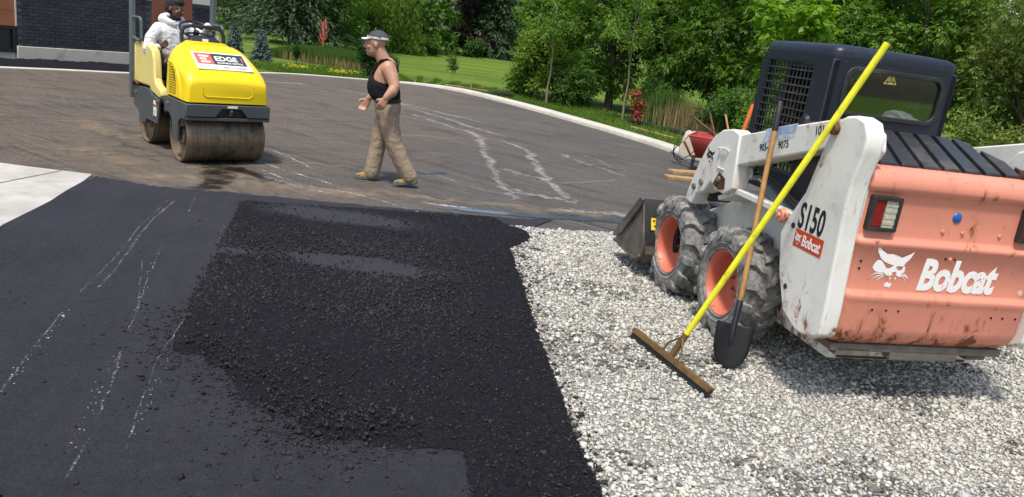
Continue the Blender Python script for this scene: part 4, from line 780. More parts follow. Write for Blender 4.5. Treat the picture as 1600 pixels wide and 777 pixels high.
b = MB(); b.box((0.469, -0.66, 0.47), (0.004, 0.10, 0.17)); ds_ = b.build('side_decal', m_white_ink, roller)
b = MB(); b.box((0.472, -0.66, 0.50), (0.002, 0.10, 0.03)); b.build('decal_band', m_red_decal, ds_)
b = MB(); b.box((0.472, -0.66, 0.43), (0.002, 0.05, 0.04)); b.build('decal_symbol', m_warn, ds_)
for y, z in ((-0.22, 0.60), (-0.60, 0.55), (-1.36, 0.56), (-0.70, 0.38)):
    b = MB(); b.lathe([(0.001, 0.012), (0.018, 0.012), (0.02, 0)], (0.468, y, z), (1, 0, 0), 10); b.build('frame_bolt', m_undersd, roller)
# hood: lofted shell with shoulders
def hood_ring(y, zb, hb, zs, hs, zt, ht):
    half = [(0, zt + 0.012), (ht * 0.55, zt + 0.010), (ht * 0.9, zt), (ht + (hs - ht) * 0.35, zt - (zt - zs) * 0.18), (ht + (hs - ht) * 0.75, zt - (zt - zs) * 0.55), (hs, zs), (hs + 0.006, zs - 0.06), (hb, zb)]
    return [(x, y, z) for x, z in half] + [(-x, y, z) for x, z in half[::-1][0:-1]]
HR = [hood_ring(0.292, 0.685, 0.415, 0.84, 0.405, 0.878, 0.36), hood_ring(0.285, 0.685, 0.43, 0.865, 0.415, 0.90, 0.37), hood_ring(0.255, 0.685, 0.442, 0.90, 0.425, 0.938, 0.375), hood_ring(0.15, 0.685, 0.448, 0.965, 0.432, 1.02, 0.365), hood_ring(0.0, 0.69, 0.45, 1.01, 0.437, 1.105, 0.345), hood_ring(-0.15, 0.69, 0.45, 1.045, 0.438, 1.175, 0.325), hood_ring(-0.27, 0.69, 0.45, 1.062, 0.438, 1.22, 0.31), hood_ring(-0.33, 0.69, 0.45, 1.062, 0.436, 1.238, 0.30), hood_ring(-0.36, 0.69, 0.445, 1.055, 0.425, 1.235, 0.285)]
b = MB(); b.loft(HR, True, True)
hood = b.build('hood', m_ry, roller, 0, 42)
# raised dashboard hump behind
b = MB(); b.loft([[(x, y, z) for x, z in ((-0.30, 0.9), (0.30, 0.9), (0.27, 1.22), (0.19, 1.268), (-0.19, 1.268), (-0.27, 1.22))] for y in (-0.34, -0.50)] + [[(x, -0.54, z) for x, z in ((-0.28, 0.9), (0.28, 0.9), (0.25, 1.20), (0.18, 1.245), (-0.18, 1.245), (-0.25, 1.20))]]); b.build('hood_hump', m_ry, hood, 0.012)
# pressed panel lines on the front and the join seam
b = MB()
fr = [(-0.26, 0.86), (-0.26, 0.775), (-0.22, 0.748), (0.24, 0.748), (0.28, 0.775), (0.28, 0.86)]
b.tube([(x, 0.2925 + (0 if z < 0.85 else -0.004), z) for x, z in fr], 0.006, 6); b.build('panel_crease', m_ry, hood)
b = MB(); b.tube([(x, y, z + 0.0065) for x, y, z in ((-0.02, -0.34, 1.250), (-0.02, -0.25, 1.222), (-0.02, -0.15, 1.184))], 0.003, 5); b.build('centre_crease', m_ry, hood)
# vent on the side (many small slots)
b = MB(); b.prism([(-0.25, 0.72), (-0.05, 0.72), (-0.06, 0.86), (-0.10, 0.95), (-0.16, 1.00), (-0.25, 1.02)], 0, 0.4485, 0.4525); vent = b.build('vent', m_grille, hood)
b = MB()
for k in range(11): z = 0.735 + k * 0.027; y1 = -0.052 if z < 0.86 else -0.06 - (z - 0.86) * 0.62; b.box((0.453, (-0.25 + y1) / 2, z), (0.003, y1 + 0.25, 0.008))
for k in range(7): y = -0.235 + k * 0.029; zt = 1.0 if y < -0.15 else 0.96 if y < -0.1 else 0.86; b.box((0.4535, y, (0.72 + zt) / 2), (0.003, 0.006, zt - 0.72))
b.build('vent_bars', m_ry, vent)
# arch moulding round the vent
b = MB(); b.tube([(0.447, 0.11, 0.69), (0.448, 0.09, 0.80), (0.447, 0.04, 0.90), (0.444, -0.04, 0.985), (0.442, -0.15, 1.035), (0.438, -0.3, 1.055)], 0.010, 6); b.build('arch_moulding', m_ry, hood)
# big decal on the sloping top: a sheet laid along the hood surface
def top_z(y):
    ys = [r[0][1] for r in HR]; zs = [r[0][2] for r in HR]
    for i in range(len(ys) - 1):
        if ys[i] >= y >= ys[i + 1]: k = (ys[i] - y) / (ys[i] - ys[i + 1]); return zs[i] * (1 - k) + zs[i + 1] * k
    return zs[-1]
def hw_top(y):
    return 0.33
y_lo, y_hi = 0.165, -0.115
pl = Vector((0, y_hi - y_lo, top_z(y_hi) - top_z(y_lo))); Ls = pl.length; ex = Vector((-1, 0, 0)); ey = pl.normalized(); ez = ex.cross(ey)
lift = 0.014; org = Vector((0.285, y_lo, top_z(y_lo) - 0.002)) + ez * lift
def dp(u, v, e=0.0): return org + ex * u + ey * v + ez * e
def dquad(mbx, u0, u1, v0, v1, e): mbx.add([dp(u0, v0, e), dp(u1, v0, e), dp(u1, v1, e), dp(u0, v1, e)], [(0, 1, 2, 3)])
Wd = 0.60
b = MB(); b.add([dp(-0.005, 0, 0), dp(Wd, 0, 0), dp(Wd - 0.03, Ls * 0.985, 0), dp(0.0, Ls, 0), dp(-0.005, 0, -0.012), dp(Wd, 0, -0.012), dp(Wd - 0.03, Ls * 0.985, -0.012), dp(0.0, Ls, -0.012)], [(0, 1, 2, 3), (7, 6, 5, 4), (0, 4, 5, 1), (1, 5, 6, 2), (2, 6, 7, 3), (3, 7, 4, 0)]); board = b.build('sign_board', m_white_ink, hood)
b = MB(); dquad(b, 0.022, 0.20, 0.088, Ls - 0.022, 0.0008); b.build('red_block', m_rdec, board)
b = MB(); dquad(b, 0.20, Wd - 0.04, 0.088, Ls - 0.022, 0.0008); b.build('charcoal_block', m_gdec, board)
rotm = Matrix((ex, ey, ez)).transposed().to_euler()
b = MB()
for v in (0.118, 0.172, 0.226): dquad(b, 0.065, 0.165 if v != 0.172 else 0.135, v, v + 0.030, 0.0016)
b.build('emblem_bars', m_white_ink, board)
text('EDGE', 0.118, m_white_ink, board, dp(0.225, 0.165, 0.0014), rotm, xs=0.86, bold=0.003, depth=0.0002); text('1', 0.118, m_rdec, board, dp(0.505, 0.165, 0.0014), rotm, xs=0.8, bold=0.003, depth=0.0002)
text('EQUIPMENT RENTALS', 0.040, m_white_ink, board, dp(0.235, 0.112, 0.0014), rotm, xs=0.72, bold=0.0008, depth=0.0002)
text('EDGE1.ca', 0.060, m_ginkg, board, dp(0.03, 0.022, 0.0012), rotm, xs=0.72, bold=0.0002, depth=0.0002); text('1.800.216.6660', 0.060, m_ginkg, board, dp(0.245, 0.022, 0.0012), rotm, xs=0.80, bold=0.001, depth=0.0002)
b = MB()
for k in range(6): b.box((-0.44 - 0.001 * k, -0.12 + k * 0.035, 1.02 - k * 0.012), (0.012, 0.018, 0.05))
b.build('side_lettering', m_gdec, hood)
# rear tub: side walls, floor, back
SW = [(-1.42, 0.67), (-1.40, 1.12), (-1.36, 1.15), (-1.12, 1.155), (-0.90, 1.145), (-0.80, 1.10), (-0.745, 1.0), (-0.72, 0.80), (-0.66, 0.74), (-0.50, 0.70), (-0.47, 0.63), (-0.55, 0.595), (-0.82, 0.635), (-0.89, 0.685)]
for sx in (-1, 1):
    b = MB(); b.prism(SW, 0, sx * 0.37, sx * 0.462); b.build('tub_side', m_rp, roller, 0.022, seg=3)
b = MB(); b.box((0, -1.47, 0.86), (0.92, 0.10, 0.56)); b.build('tub_back', m_rp, roller, 0.02)
b = MB(); b.box((0, -0.75, 0.655), (0.72, 0.62, 0.03)); b.build('floor_plate', m_blkpl, roller)
b = MB(); b.box((0.02, -1.13, 0.80), (0.44, 0.40, 0.14)); b.box((0.02, -1.34, 1.02), (0.44, 0.10, 0.34)); b.build('seat', m_blkpl, roller, 0.04, seg=3)
# roll-over frame
for sx in (-1, 1):
    b = MB(); b.box((sx * 0.472, -1.50, 1.38), (0.055, 0.085, 1.80)); b.build('rollover_post', m_rgl, roller, 0.010)
    b = MB(); pts = [(sx * 0.472, -1.47, 1.42), (sx * 0.472, -1.20, 1.425), (sx * 0.472, -1.16, 1.40), (sx * 0.472, -1.155, 1.20), (sx * 0.472, -1.20, 1.165), (sx * 0.472, -1.47, 1.19)]
    b.tube(pts, 0.017, 10); b.build('hand_rail', m_rgl, roller)
b = MB(); b.box((0, -1.50, 2.31), (1.0, 0.085, 0.06)); b.build('rollover_crossbar', m_rgl, roller, 0.01)
# steering: guard hoop, console, wheel
b = MB(); b.tube([(0.235, -0.50, 1.20), (0.235, -0.52, 1.34), (0.205, -0.53, 1.405), (0.13, -0.53, 1.425), (-0.13, -0.53, 1.425), (-0.205, -0.53, 1.405), (-0.235, -0.52, 1.34), (-0.235, -0.50, 1.20)], 0.020, 10); b.build('guard_hoop', m_blkpl, roller)
b = MB(); b.loft([[(x, y, 1.24) for x, y in ((-0.20, -0.42), (0.20, -0.42), (0.18, -0.60), (-0.18, -0.60))], [(x, y, 1.31) for x, y in ((-0.14, -0.47), (0.14, -0.47), (0.12, -0.60), (-0.12, -0.60))], [(x, y, 1.325) for x, y in ((-0.10, -0.50), (0.10, -0.50), (0.09, -0.60), (-0.09, -0.60))]]); b.box((0, -0.62, 1.02), (0.34, 0.16, 0.5)); b.build('console', m_blkpl, roller, 0.01)
b = MB(); sw_c = Vector((0.02, -0.66, 1.375)); tilt = Matrix.Rotation(R(-28), 3, 'X')
b.tube([sw_c + tilt @ Vector((0.185 * math.cos(a), 0.185 * math.sin(a), 0)) for a in np.linspace(0, 2 * math.pi, 33)], 0.014, 8, False)
for a in (0.5, 2.6, 4.7): b.tube([sw_c + tilt @ Vector((0, 0, -0.03)), sw_c + tilt @ Vector((0.185 * math.cos(a), 0.185 * math.sin(a), 0))], 0.011, 6)
b.tube([sw_c + tilt @ Vector((0, 0, -0.12)), sw_c + tilt @ Vector((0, 0, -0.01))], 0.032, 10); b.build('steering_wheel', m_blkpl, roller)
b = MB(); b.box((0.0, -0.445, 1.285), (0.065, 0.012, 0.028)); b.build('console_label', m_white_ink, roller); b = MB(); b.box((-0.17, -0.55, 1.32), (0.035, 0.03, 0.05)); b.build('bottle', m_white_ink, roller)
b = MB(); b.tube([(0.33, -0.98, 0.70), (0.325, -0.96, 1.00), (0.32, -0.95, 1.10)], 0.012, 8); b.ell((0.32, -0.95, 1.13), (0.022, 0.022, 0.04), 10, 6); b.box((0.33, -0.93, 0.88), (0.10, 0.18, 0.16)); b.tube([(0.36, -0.80, 0.9), (0.30, -0.72, 1.05), (0.26, -0.70, 0.82)], 0.010, 7); b.build('drive_lever', m_blkpl, roller)
b = MB(); b.tube([(0.45, -0.46, 0.62), (0.44, -0.40, 0.60), (0.44, -0.36, 0.52)], 0.022, 8); b.tube([(0.40, -0.60, 0.50), (0.41, -0.45, 0.46), (0.40, -0.33, 0.52)], 0.014, 7); b.build('hydraulic_hose', m_blkpl, roller)
b = MB(); b.box((0.44, -1.38, 0.66), (0.05, 0.12, 0.06)); b.tube([(0.47, -1.44, 0.64), (0.49, -1.38, 0.70), (0.47, -1.26, 0.66)], 0.014, 7); b.build('rusty_latch', m_rust, roller)
# ---------------------------------------------------------------- people
def skin_mat(name, col):
    t = NT(name); c = t.mix(t.ramp(t.noise(14, 5), 0.35, 0.7), c4([x * 0.82 for x in col]), c4(col)); c = t.mix(t.math('MULTIPLY', t.ramp(t.noise(40, 3), 0.5, 0.75), 0.25), c, c4((col[0] * 0.9, col[1] * 0.6, col[2] * 0.55)))
    t.p.inputs['Subsurface Weight'].default_value = 0.15; t.p.inputs['Subsurface Radius'].default_value = (0.01, 0.004, 0.002)
    return t.set(col=c, rough=0.5)
def cloth(name, col, wr=0.012, wscale=9, var=0.2, st=(1, 1, 1)):
    t = NT(name); n = t.noise(wscale, 4, 0.5, t.co(st), 1.2)
    c = t.mix(t.ramp(t.noise(5, 5), 0.3, 0.7), c4([x * (1 - var) for x in col]), c4(col))
    return t.set(col=c, rough=0.9, spec=0.2, nor=t.bump(t.math('ADD', n, t.math('MULTIPLY', t.noise(260, 2), 0.08)), wr))
m_skin1 = skin_mat('tanned_skin', (0.50, 0.27, 0.18)); m_skin2 = skin_mat('dark_brown_skin', (0.15, 0.075, 0.048))
m_khaki = cloth('khaki_canvas', (0.315, 0.242, 0.168), 0.022, 4.5, 0.12, (1, 1, 1.5)); m_tank = cloth('black_cotton', (0.012, 0.012, 0.014), 0.012, 10); m_hood = cloth('white_fleece', (0.70, 0.70, 0.71), 0.035, 6, 0.06, (1, 1, 1.8)); m_camo = cloth('pale_camo_canvas', (0.42, 0.41, 0.37), 0.02, 10, 0.4)
m_boot = cloth('tan_boot_leather', (0.40, 0.24, 0.09), 0.008, 20, 0.35); m_sole = plain('grey_rubber_sole', (0.10, 0.105, 0.10), 0.8, var=0.4); m_capg = cloth('charcoal_cap_cloth', (0.11, 0.11, 0.12), 0.01, 30, 0.6); m_capw = cloth('white_cap_cloth', (0.68, 0.68, 0.70), 0.006, 20, 0.08); m_hair = plain('black_hair', (0.012, 0.010, 0.009), 0.7, var=0.4, scale=60, bump=0.01, bscale=150); m_dark = plain('dark_leather', (0.012, 0.011, 0.010), 0.5); m_tat = plain('blue_grey_tattoo_ink', (0.14, 0.11, 0.11), 0.6, var=0.5, scale=60)
def fleshed(b, name, m, parent, voxel=0.009, it=5, disp=None):
    o = b.build(name, m, parent, 0, 0)
    r = o.modifiers.new('remesh', 'REMESH'); r.mode = 'VOXEL'; r.voxel_size = voxel; r.use_smooth_shade = True
    s_ = o.modifiers.new('smooth', 'SMOOTH'); s_.factor = 0.5; s_.iterations = it
    if disp:
        tx = bpy.data.textures.new(name, 'CLOUDS'); tx.noise_scale = disp[1]; tx.noise_depth = 2
        d = o.modifiers.new('folds', 'DISPLACE'); d.texture = tx; d.strength = disp[0]; d.mid_level = 0.5; d.texture_coords = 'LOCAL'
    return o
def limb(b, pts, rad, n=12):
    """tapered limb through joints, densely resampled so bends stay round"""
    P = []; Q = []
    for i in range(len(pts) - 1):
        for k in range(5): t = k / 5; P.append(Vector(pts[i]).lerp(Vector(pts[i + 1]), t)); Q.append(rad[i] + (rad[i + 1] - rad[i]) * t)
    P.append(Vector(pts[-1])); Q.append(rad[-1]); b.tube(P, Q, n)
    for p, r in zip(pts, rad): b.ell(p, (r, r, r), 10, 6)
def oval(c, rx, ry, z, n=18): return [(c[0] + rx * math.cos(2 * math.pi * k / n), c[1] + ry * math.sin(2 * math.pi * k / n), z) for k in range(n)]
def hand(b, wrist, d, palm_n, side, curl=0.5, s=1.0):
    """palm and five fingers; d along the hand, palm_n out of the palm, side = thumb side"""
    d = Vector(d).normalized(); pn = Vector(palm_n); pn = (pn - d * pn.dot(d)).normalized(); sd = Vector(side); sd = (sd - d * sd.dot(d) - pn * sd.dot(pn)).normalized(); w0 = Vector(wrist)
    b.loft([[w0 + d * u + sd * (x * hw) + pn * (y * th) for x, y in ((-1, -.6), (-.6, -1), (.6, -1), (1, -.6), (1, .6), (.6, 1), (-.6, 1), (-1, .6))] for u, hw, th in ((-0.01, 0.026 * s, 0.02 * s), (0.03 * s, 0.036 * s, 0.017 * s), (0.085 * s, 0.042 * s, 0.014 * s))])
    for k, (off, L_) in enumerate(((0.031, 0.070), (0.011, 0.078), (-0.010, 0.072), (-0.030, 0.058))):
        p = w0 + d * 0.08 * s + sd * off * s; dd = d.copy(); pts = [p]; c = curl * (0.8 + 0.15 * k)
        for j in range(3): dd = (dd * math.cos(c * 0.6) + pn * math.sin(c * 0.6)).normalized(); p = p + dd * L_ * s * (0.42, 0.32, 0.26)[j]; pts.append(p)
        b.tube(pts, [0.0095 * s, 0.009 * s, 0.0085 * s, 0.0065 * s], 8)
    p = w0 + d * 0.028 * s + sd * 0.032 * s; q1 = p + (d * 0.6 + sd * 0.65 + pn * 0.35).normalized() * 0.04 * s; q2 = q1 + (d * 0.9 + sd * 0.1 + pn * 0.5).normalized() * 0.032 * s
    b.tube([p - sd * 0.012, q1, q2], [0.014 * s, 0.011 * s, 0.008 * s], 8)
def head(b, c, f, up=(0, 0, 1), s=1.0):
    """skull, jaw, nose, brow, lips, ears; c = centre, f = facing"""
    f = Vector(f).normalized(); u = Vector(up); u = (u - f * u.dot(f)).normalized(); l = u.cross(f); M = Matrix((f, l, u)).transposed(); c = Vector(c)
    E = lambda p, r, rot=None: b.ell(c + M @ (Vector(p) * s), tuple(x * s for x in r), 14, 9, M if rot is None else M @ rot)
    E((-0.012, 0, 0.03), (0.098, 0.077, 0.092)); E((0.028, 0, -0.035), (0.066, 0.06, 0.088)); E((0.052, 0, -0.088), (0.036, 0.034, 0.03)); E((0.03, 0, -0.065), (0.055, 0.058, 0.045))
    E((0.104, 0, -0.018), (0.021, 0.014, 0.018)); E((0.094, 0, 0.006), (0.013, 0.011, 0.028)); E((0.080, 0, 0.030), (0.018, 0.052, 0.014)); E((0.088, 0, -0.056), (0.012, 0.024, 0.008)); E((0.084, 0, -0.068), (0.013, 0.021, 0.009))
    for sgn in (-1, 1):
        E((0.06, sgn * 0.042, -0.022), (0.028, 0.022, 0.022)); E((-0.012, sgn * 0.078, -0.006), (0.02, 0.010, 0.032), Matrix.Rotation(sgn * 0.3, 3, 'Z'))
    return M
def eyes(parent, c, M, m_white_, m_iris, s=1.0):
    c = Vector(c)
    for sgn in (-1, 1):
        b = MB(); b.ell(c + M @ (Vector((0.081, sgn * 0.031, 0.010)) * s), (0.010 * s, 0.013 * s, 0.008 * s), 10, 6, M); e = b.build('eye', m_white_, parent)
        b = MB(); b.ell(c + M @ (Vector((0.0895, sgn * 0.031, 0.010)) * s), (0.003 * s, 0.006 * s, 0.006 * s), 8, 5, M); b.build('iris', m_iris, e)
    return
m_eye = plain('eye_white', (0.62, 0.58, 0.54), 0.3, var=0.1)
# ---- walking man. Local origin between his feet, +z up; he walks towards -x
PO = Vector((-1.55, 8.55, 0.0))
man = empty('person', PO, 0, 'walking man in black tank top, khaki work trousers and white visor cap', 'person')
def L(x, y, z): return Vector((x, y, z)) - PO
hc = L(-1.765, 8.55, 1.505)
b = MB(); Mh = head(b, hc, (-1, -0.12, -0.10), s=1.07)
limb(b, [L(-1.72, 8.555, 1.45), L(-1.665, 8.56, 1.35), L(-1.62, 8.56, 1.28)], [0.068, 0.074, 0.11])
TS = [(0.90, -1.585, 0.125, 0.165), (0.97, -1.612, 0.158, 0.175), (1.05, -1.628, 0.165, 0.18), (1.14, -1.632, 0.142, 0.185), (1.22, -1.622, 0.122, 0.19), (1.29, -1.612, 0.098, 0.175), (1.335, -1.615, 0.06, 0.11)]
b.loft([oval(L(x, 8.56, 0), rx, ry, z) for z, x, rx, ry in TS])
# near (left) arm hangs and bends forward, far (right) arm swings ahead
limb(b, [L(-1.575, 8.405, 1.275), L(-1.515, 8.365, 1.19), L(-1.475, 8.325, 1.10), L(-1.495, 8.295, 1.045), L(-1.545, 8.265, 0.985)], [0.086, 0.070, 0.056, 0.057, 0.036])
hand(b, L(-1.548, 8.263, 0.975), (-0.42, -0.10, -0.85), (-0.2, 0.95, -0.1), (-0.85, -0.15, 0.45), 0.75, 1.12)
limb(b, [L(-1.625, 8.72, 1.275), L(-1.66, 8.765, 1.16), L(-1.70, 8.78, 1.05), L(-1.765, 8.765, 0.97), L(-1.825, 8.745, 0.905)], [0.084, 0.068, 0.054, 0.055, 0.035])
hand(b, L(-1.83, 8.743, 0.90), (-0.45, -0.05, -0.88), (0.1, -0.9, 0.2), (-0.9, -0.2, 0.4), 0.55, 1.12)
for s_, yy in ((1, 8.50), (-1, 8.62)): limb(b, [L(-1.57, yy, 0.86), L(-1.56 + 0.03 * s_, yy, 0.6)], [0.09, 0.06])
fleshed(b, 'body', m_skin1, man, 0.0065, 5)
eyes(man, hc, Mh, m_eye, m_dark)
# tank top: shell that narrows above the armholes, with two straps
b = MB(); TT = [(0.895, -1.585, 0.134, 0.174), (0.93, -1.60, 0.154, 0.182), (0.98, -1.622, 0.178, 0.19), (1.04, -1.636, 0.184, 0.193), (1.09, -1.642, 0.176, 0.194), (1.125, -1.645, 0.168, 0.185), (1.16, -1.648, 0.160, 0.150), (1.21, -1.648, 0.142, 0.118), (1.255, -1.642, 0.122, 0.10)]
b.loft([oval(L(x, 8.56, 0), rx, ry, z) for z, x, rx, ry in TT])
for yy in (8.475, 8.645):
    b.loft([[p + Vector((0, w_ * a, 0)) + n_.normalized() * c for a, c in ((-1, -0.014), (1, -0.014), (1, 0.014), (-1, 0.014))] for p, w_, n_ in ((L(-1.752, yy + (8.56 - yy) * 0.25, 1.20), 0.05, Vector((-1, 0, 0.35))), (L(-1.722, yy, 1.275), 0.034, Vector((-0.8, 0, 0.6))), (L(-1.675, yy, 1.345), 0.028, Vector((-0.4, 0, 0.9))), (L(-1.61, yy, 1.366), 0.030, Vector((0.2, 0, 1))), (L(-1.54, yy + (8.56 - yy) * 0.4, 1.325), 0.040, Vector((0.7, 0, 0.7))), (L(-1.508, yy + (8.56 - yy) * 0.6, 1.23), 0.055, Vector((1, 0, 0.3))))])
fleshed(b, 'tank_top', m_tank, man, 0.008, 3)
# trousers
b = MB(); b.loft([oval(L(x, 8.56, 0), rx, ry, z) for z, x, rx, ry in ((0.935, -1.585, 0.138, 0.172), (0.88, -1.575, 0.142, 0.18), (0.80, -1.57, 0.135, 0.178), (0.74, -1.57, 0.115, 0.165))])
limb(b, [L(-1.585, 8.635, 0.82), L(-1.625, 8.64, 0.66), L(-1.655, 8.635, 0.47), L(-1.675, 8.625, 0.28), L(-1.70, 8.61, 0.09)], [0.114, 0.102, 0.092, 0.089, 0.090])
limb(b, [L(-1.545, 8.48, 0.82), L(-1.52, 8.475, 0.66), L(-1.455, 8.475, 0.47), L(-1.355, 8.485, 0.28), L(-1.255, 8.49, 0.135)], [0.118, 0.108, 0.094, 0.092, 0.090])
pants = fleshed(b, 'trousers', m_khaki, man, 0.008, 3, (0.016, 0.11))
b = MB(); b.loft([[L(-1.49 + dx, 8.372 - 0.0 + dy, z) for dx, dy in ((-0.05, 0.0), (0.05, 0.012), (0.05, 0.045), (-0.05, 0.04))] for z in (0.60, 0.76)]); b.build('cargo_pocket', m_khaki, man, 0.012)
b = MB(); b.loft([oval(L(-1.587, 8.56, 0), rx, ry, z, 24) for z, rx, ry in ((0.912, 0.146, 0.181), (0.918, 0.15, 0.185), (0.945, 0.15, 0.185), (0.95, 0.146, 0.181))], False); b.build('belt', m_dark, man)
# boots
def boot(heel, toe, lift, parent):
    h_, t_ = Vector(heel), Vector(toe); f = (t_ - h_); f.z = 0; Lh = f.length; f.normalize(); s_ = Vector((-f.y, f.x, 0))
    P = lambda a, k, z: h_ + f * (a * Lh) + s_ * k + Vector((0, 0, z + lift * (1 - a)))
    rows = []
    for a, w_, zt in ((-0.02, 0.028, 0.10), (0.06, 0.040, 0.14), (0.28, 0.044, 0.145), (0.45, 0.045, 0.105), (0.70, 0.050, 0.075), (0.90, 0.045, 0.062), (1.0, 0.022, 0.045)):
        rows.append([P(a, w_ * x, 0.028 + (zt - 0.028) * z) for x, z in ((-1, 0), (-1, .5), (-.75, .85), (0, 1), (.75, .85), (1, .5), (1, 0))])
    b = MB(); b.loft(rows); bt = b.build('boot', m_boot, parent, 0.006, 60)
    rows = []
    for a, w_ in ((-0.04, 0.026), (0.04, 0.043), (0.30, 0.046), (0.5, 0.044), (0.72, 0.054), (0.92, 0.048), (1.03, 0.02)): rows.append([P(a, w_ * x, z) for x, z in ((-1, 0.001), (1, 0.001), (1, 0.034), (-1, 0.034))])
    b = MB(); b.loft(rows); b.build('sole', m_sole, bt, 0.004)
    rows = []
    for a, w_, zt in ((0.74, 0.052, 0.070), (0.88, 0.049, 0.062), (1.01, 0.026, 0.045)): rows.append([P(a, w_ * x, 0.03 + (zt - 0.028) * z) for x, z in ((-1, 0), (-1, .6), (0, 1.04), (1, .6), (1, 0))])
    b = MB(); b.loft(rows); b.build('toe_cap', m_sole, bt, 0.004)
    b = MB()
    for a in (0.36, 0.44, 0.52): b.tube([P(a, -0.03, 0.10 - (a - 0.36) * 0.12), P(a + 0.01, 0, 0.132 - (a - 0.36) * 0.24), P(a, 0.03, 0.10 - (a - 0.36) * 0.12)], 0.004, 5)
    b.build('laces', m_sole, bt)
boot(L(-1.655, 8.61, 0.0), L(-1.885, 8.60, 0.0), 0.012, man); boot(L(-1.17, 8.49, 0.0), L(-1.42, 8.48, 0.0), 0.05, man)
# cap
capc = hc + Vector((0.012, 0, 0.058)); q = Mh
b = MB(); rings = []
for a in np.linspace(0, math.pi / 2 - 0.08, 7): rings.append([capc + q @ Vector((0.112 * math.cos(a) * math.cos(k) - 0.012, 0.088 * math.cos(a) * math.sin(k), 0.098 * math.sin(a) - 0.002)) for k in np.linspace(0, 2 * math.pi, 25)[:-1]])
b.loft(rings); cap = b.build('cap', m_capg, man, 0, 60)
b = MB(); rings = []
for a in (-0.2, 0.16): rings.append([capc + q @ Vector((0.1165 * math.cos(k) - 0.012, 0.0915 * math.sin(k), 0.035 * a * 2 + 0.014 + 0.012 * math.cos(k))) for k in np.linspace(0, 2 * math.pi, 25)[:-1]])
b.loft(rings, False); b.build('white_band', m_capw, cap)
b = MB(); top = []; bot = []
for k in np.linspace(-1.15, 1.15, 11): top.append(capc + q @ Vector((0.095 * math.cos(k), 0.086 * math.sin(k), 0.016))); bot.append(capc + q @ Vector((0.095 + 0.070 * math.cos(k * 1.2), 0.092 * math.sin(k * 1.1), 0.012 - 0.012 * abs(math.sin(k)))))
b.loft([top, bot, [p - Vector((0, 0, 0.007)) for p in bot], [p - Vector((0, 0, 0.007)) for p in top]], False, False); b.build('visor', m_capw, cap, 0, 60)
for s_ in (-1, 1):
    b = MB(); b.tube([capc + q @ Vector((0.10, s_ * 0.05, 0.045)), capc + q @ Vector((0.06, s_ * 0.086, 0.050)), capc + q @ Vector((-0.05, s_ * 0.092, 0.018))], 0.005, 5); b.build('glasses_temple', m_dark, cap)
# ---- operator seated on the roller, in roller coordinates
opr = empty('person', R2W((0.06, -1.1, 0.668)), RTH, 'man in white hooded sweatshirt and pale trousers driving the yellow roller', 'person'); OO = Vector((0.06, -1.1, 0.668))
def O(x, y, z): return Vector((x, y, z)) - OO
oc = O(0.145, -1.02, 1.575); b = MB(); Mo = head(b, oc, (-0.62, 0.75, -0.20), s=0.98)
limb(b, [O(0.135, -1.055, 1.50), O(0.13, -1.08, 1.42), O(0.12, -1.09, 1.34)], [0.055, 0.06, 0.09])
b.loft([oval(O(x, y, 0), rx, ry, z - OO.z) for z, x, y, rx, ry in ((0.88, 0.05, -1.13, 0.15, 0.11), (1.05, 0.07, -1.12, 0.15, 0.11), (1.22, 0.10, -1.10, 0.165, 0.115), (1.35, 0.13, -1.09, 0.15, 0.09))])
ra = [O(0.30, -1.10, 1.325), O(0.385, -1.085, 1.21), O(0.425, -1.06, 1.09), O(0.385, -1.0, 1.10), O(0.335, -0.955, 1.13)]; la = [O(-0.04, -1.06, 1.355), O(-0.10, -0.97, 1.31), O(-0.145, -0.87, 1.30), O(-0.14, -0.78, 1.36), O(-0.12, -0.71, 1.43)]
limb(b, ra, [0.05, 0.045, 0.036, 0.034, 0.026]); limb(b, la, [0.05, 0.045, 0.036, 0.034, 0.026])
hand(b, O(0.335, -0.957, 1.125), (-0.25, 0.5, 0.35), (-0.6, -0.5, 0.3), (-0.3, 0.2, 0.9), 1.4, 0.95); hand(b, O(-0.12, -0.71, 1.43), (-0.35, 0.85, -0.15), (0.1, 0.2, -0.95), (0.9, 0.3, 0.1), 0.9, 0.95)
limb(b, [O(0.13, -1.08, 0.92), O(0.17, -0.78, 0.92), O(0.18, -0.72, 0.74)], [0.07, 0.055, 0.04]); limb(b, [O(-0.03, -1.08, 0.92), O(-0.06, -0.78, 0.92), O(-0.07, -0.72, 0.74)], [0.07, 0.055, 0.04])
fleshed(b, 'body', m_skin2, opr, 0.0065, 4); eyes(opr, oc, Mo, m_eye, m_dark, 0.98)
b = MB()
b.loft([oval(O(x, y, 0), rx, ry, z - OO.z) for z, x, y, rx, ry in ((0.90, 0.05, -1.12, 0.185, 0.15), (0.96, 0.05, -1.12, 0.18, 0.148), (1.05, 0.07, -1.11, 0.20, 0.155), (1.20, 0.095, -1.10, 0.205, 0.15), (1.31, 0.125, -1.09, 0.20, 0.13), (1.39, 0.135, -1.085, 0.13, 0.10), (1.425, 0.135, -1.085, 0.085, 0.085))])
limb(b, ra, [0.080, 0.070, 0.060, 0.055, 0.044]); limb(b, la, [0.080, 0.070, 0.058, 0.053, 0.043])
for k in np.linspace(0, 2 * math.pi, 19)[:-1]: b.ell(O(0.135 + 0.098 * math.cos(k), -1.085 + 0.098 * math.sin(k), 1.445 - 0.035 * math.sin(k)), (0.036, 0.036, 0.038), 10, 6)
b.ell(O(0.17, -1.19, 1.44), (0.11, 0.05, 0.08), 12, 8)
fleshed(b, 'sweatshirt', m_hood, opr, 0.009, 3, (0.016, 0.11))
b = MB()
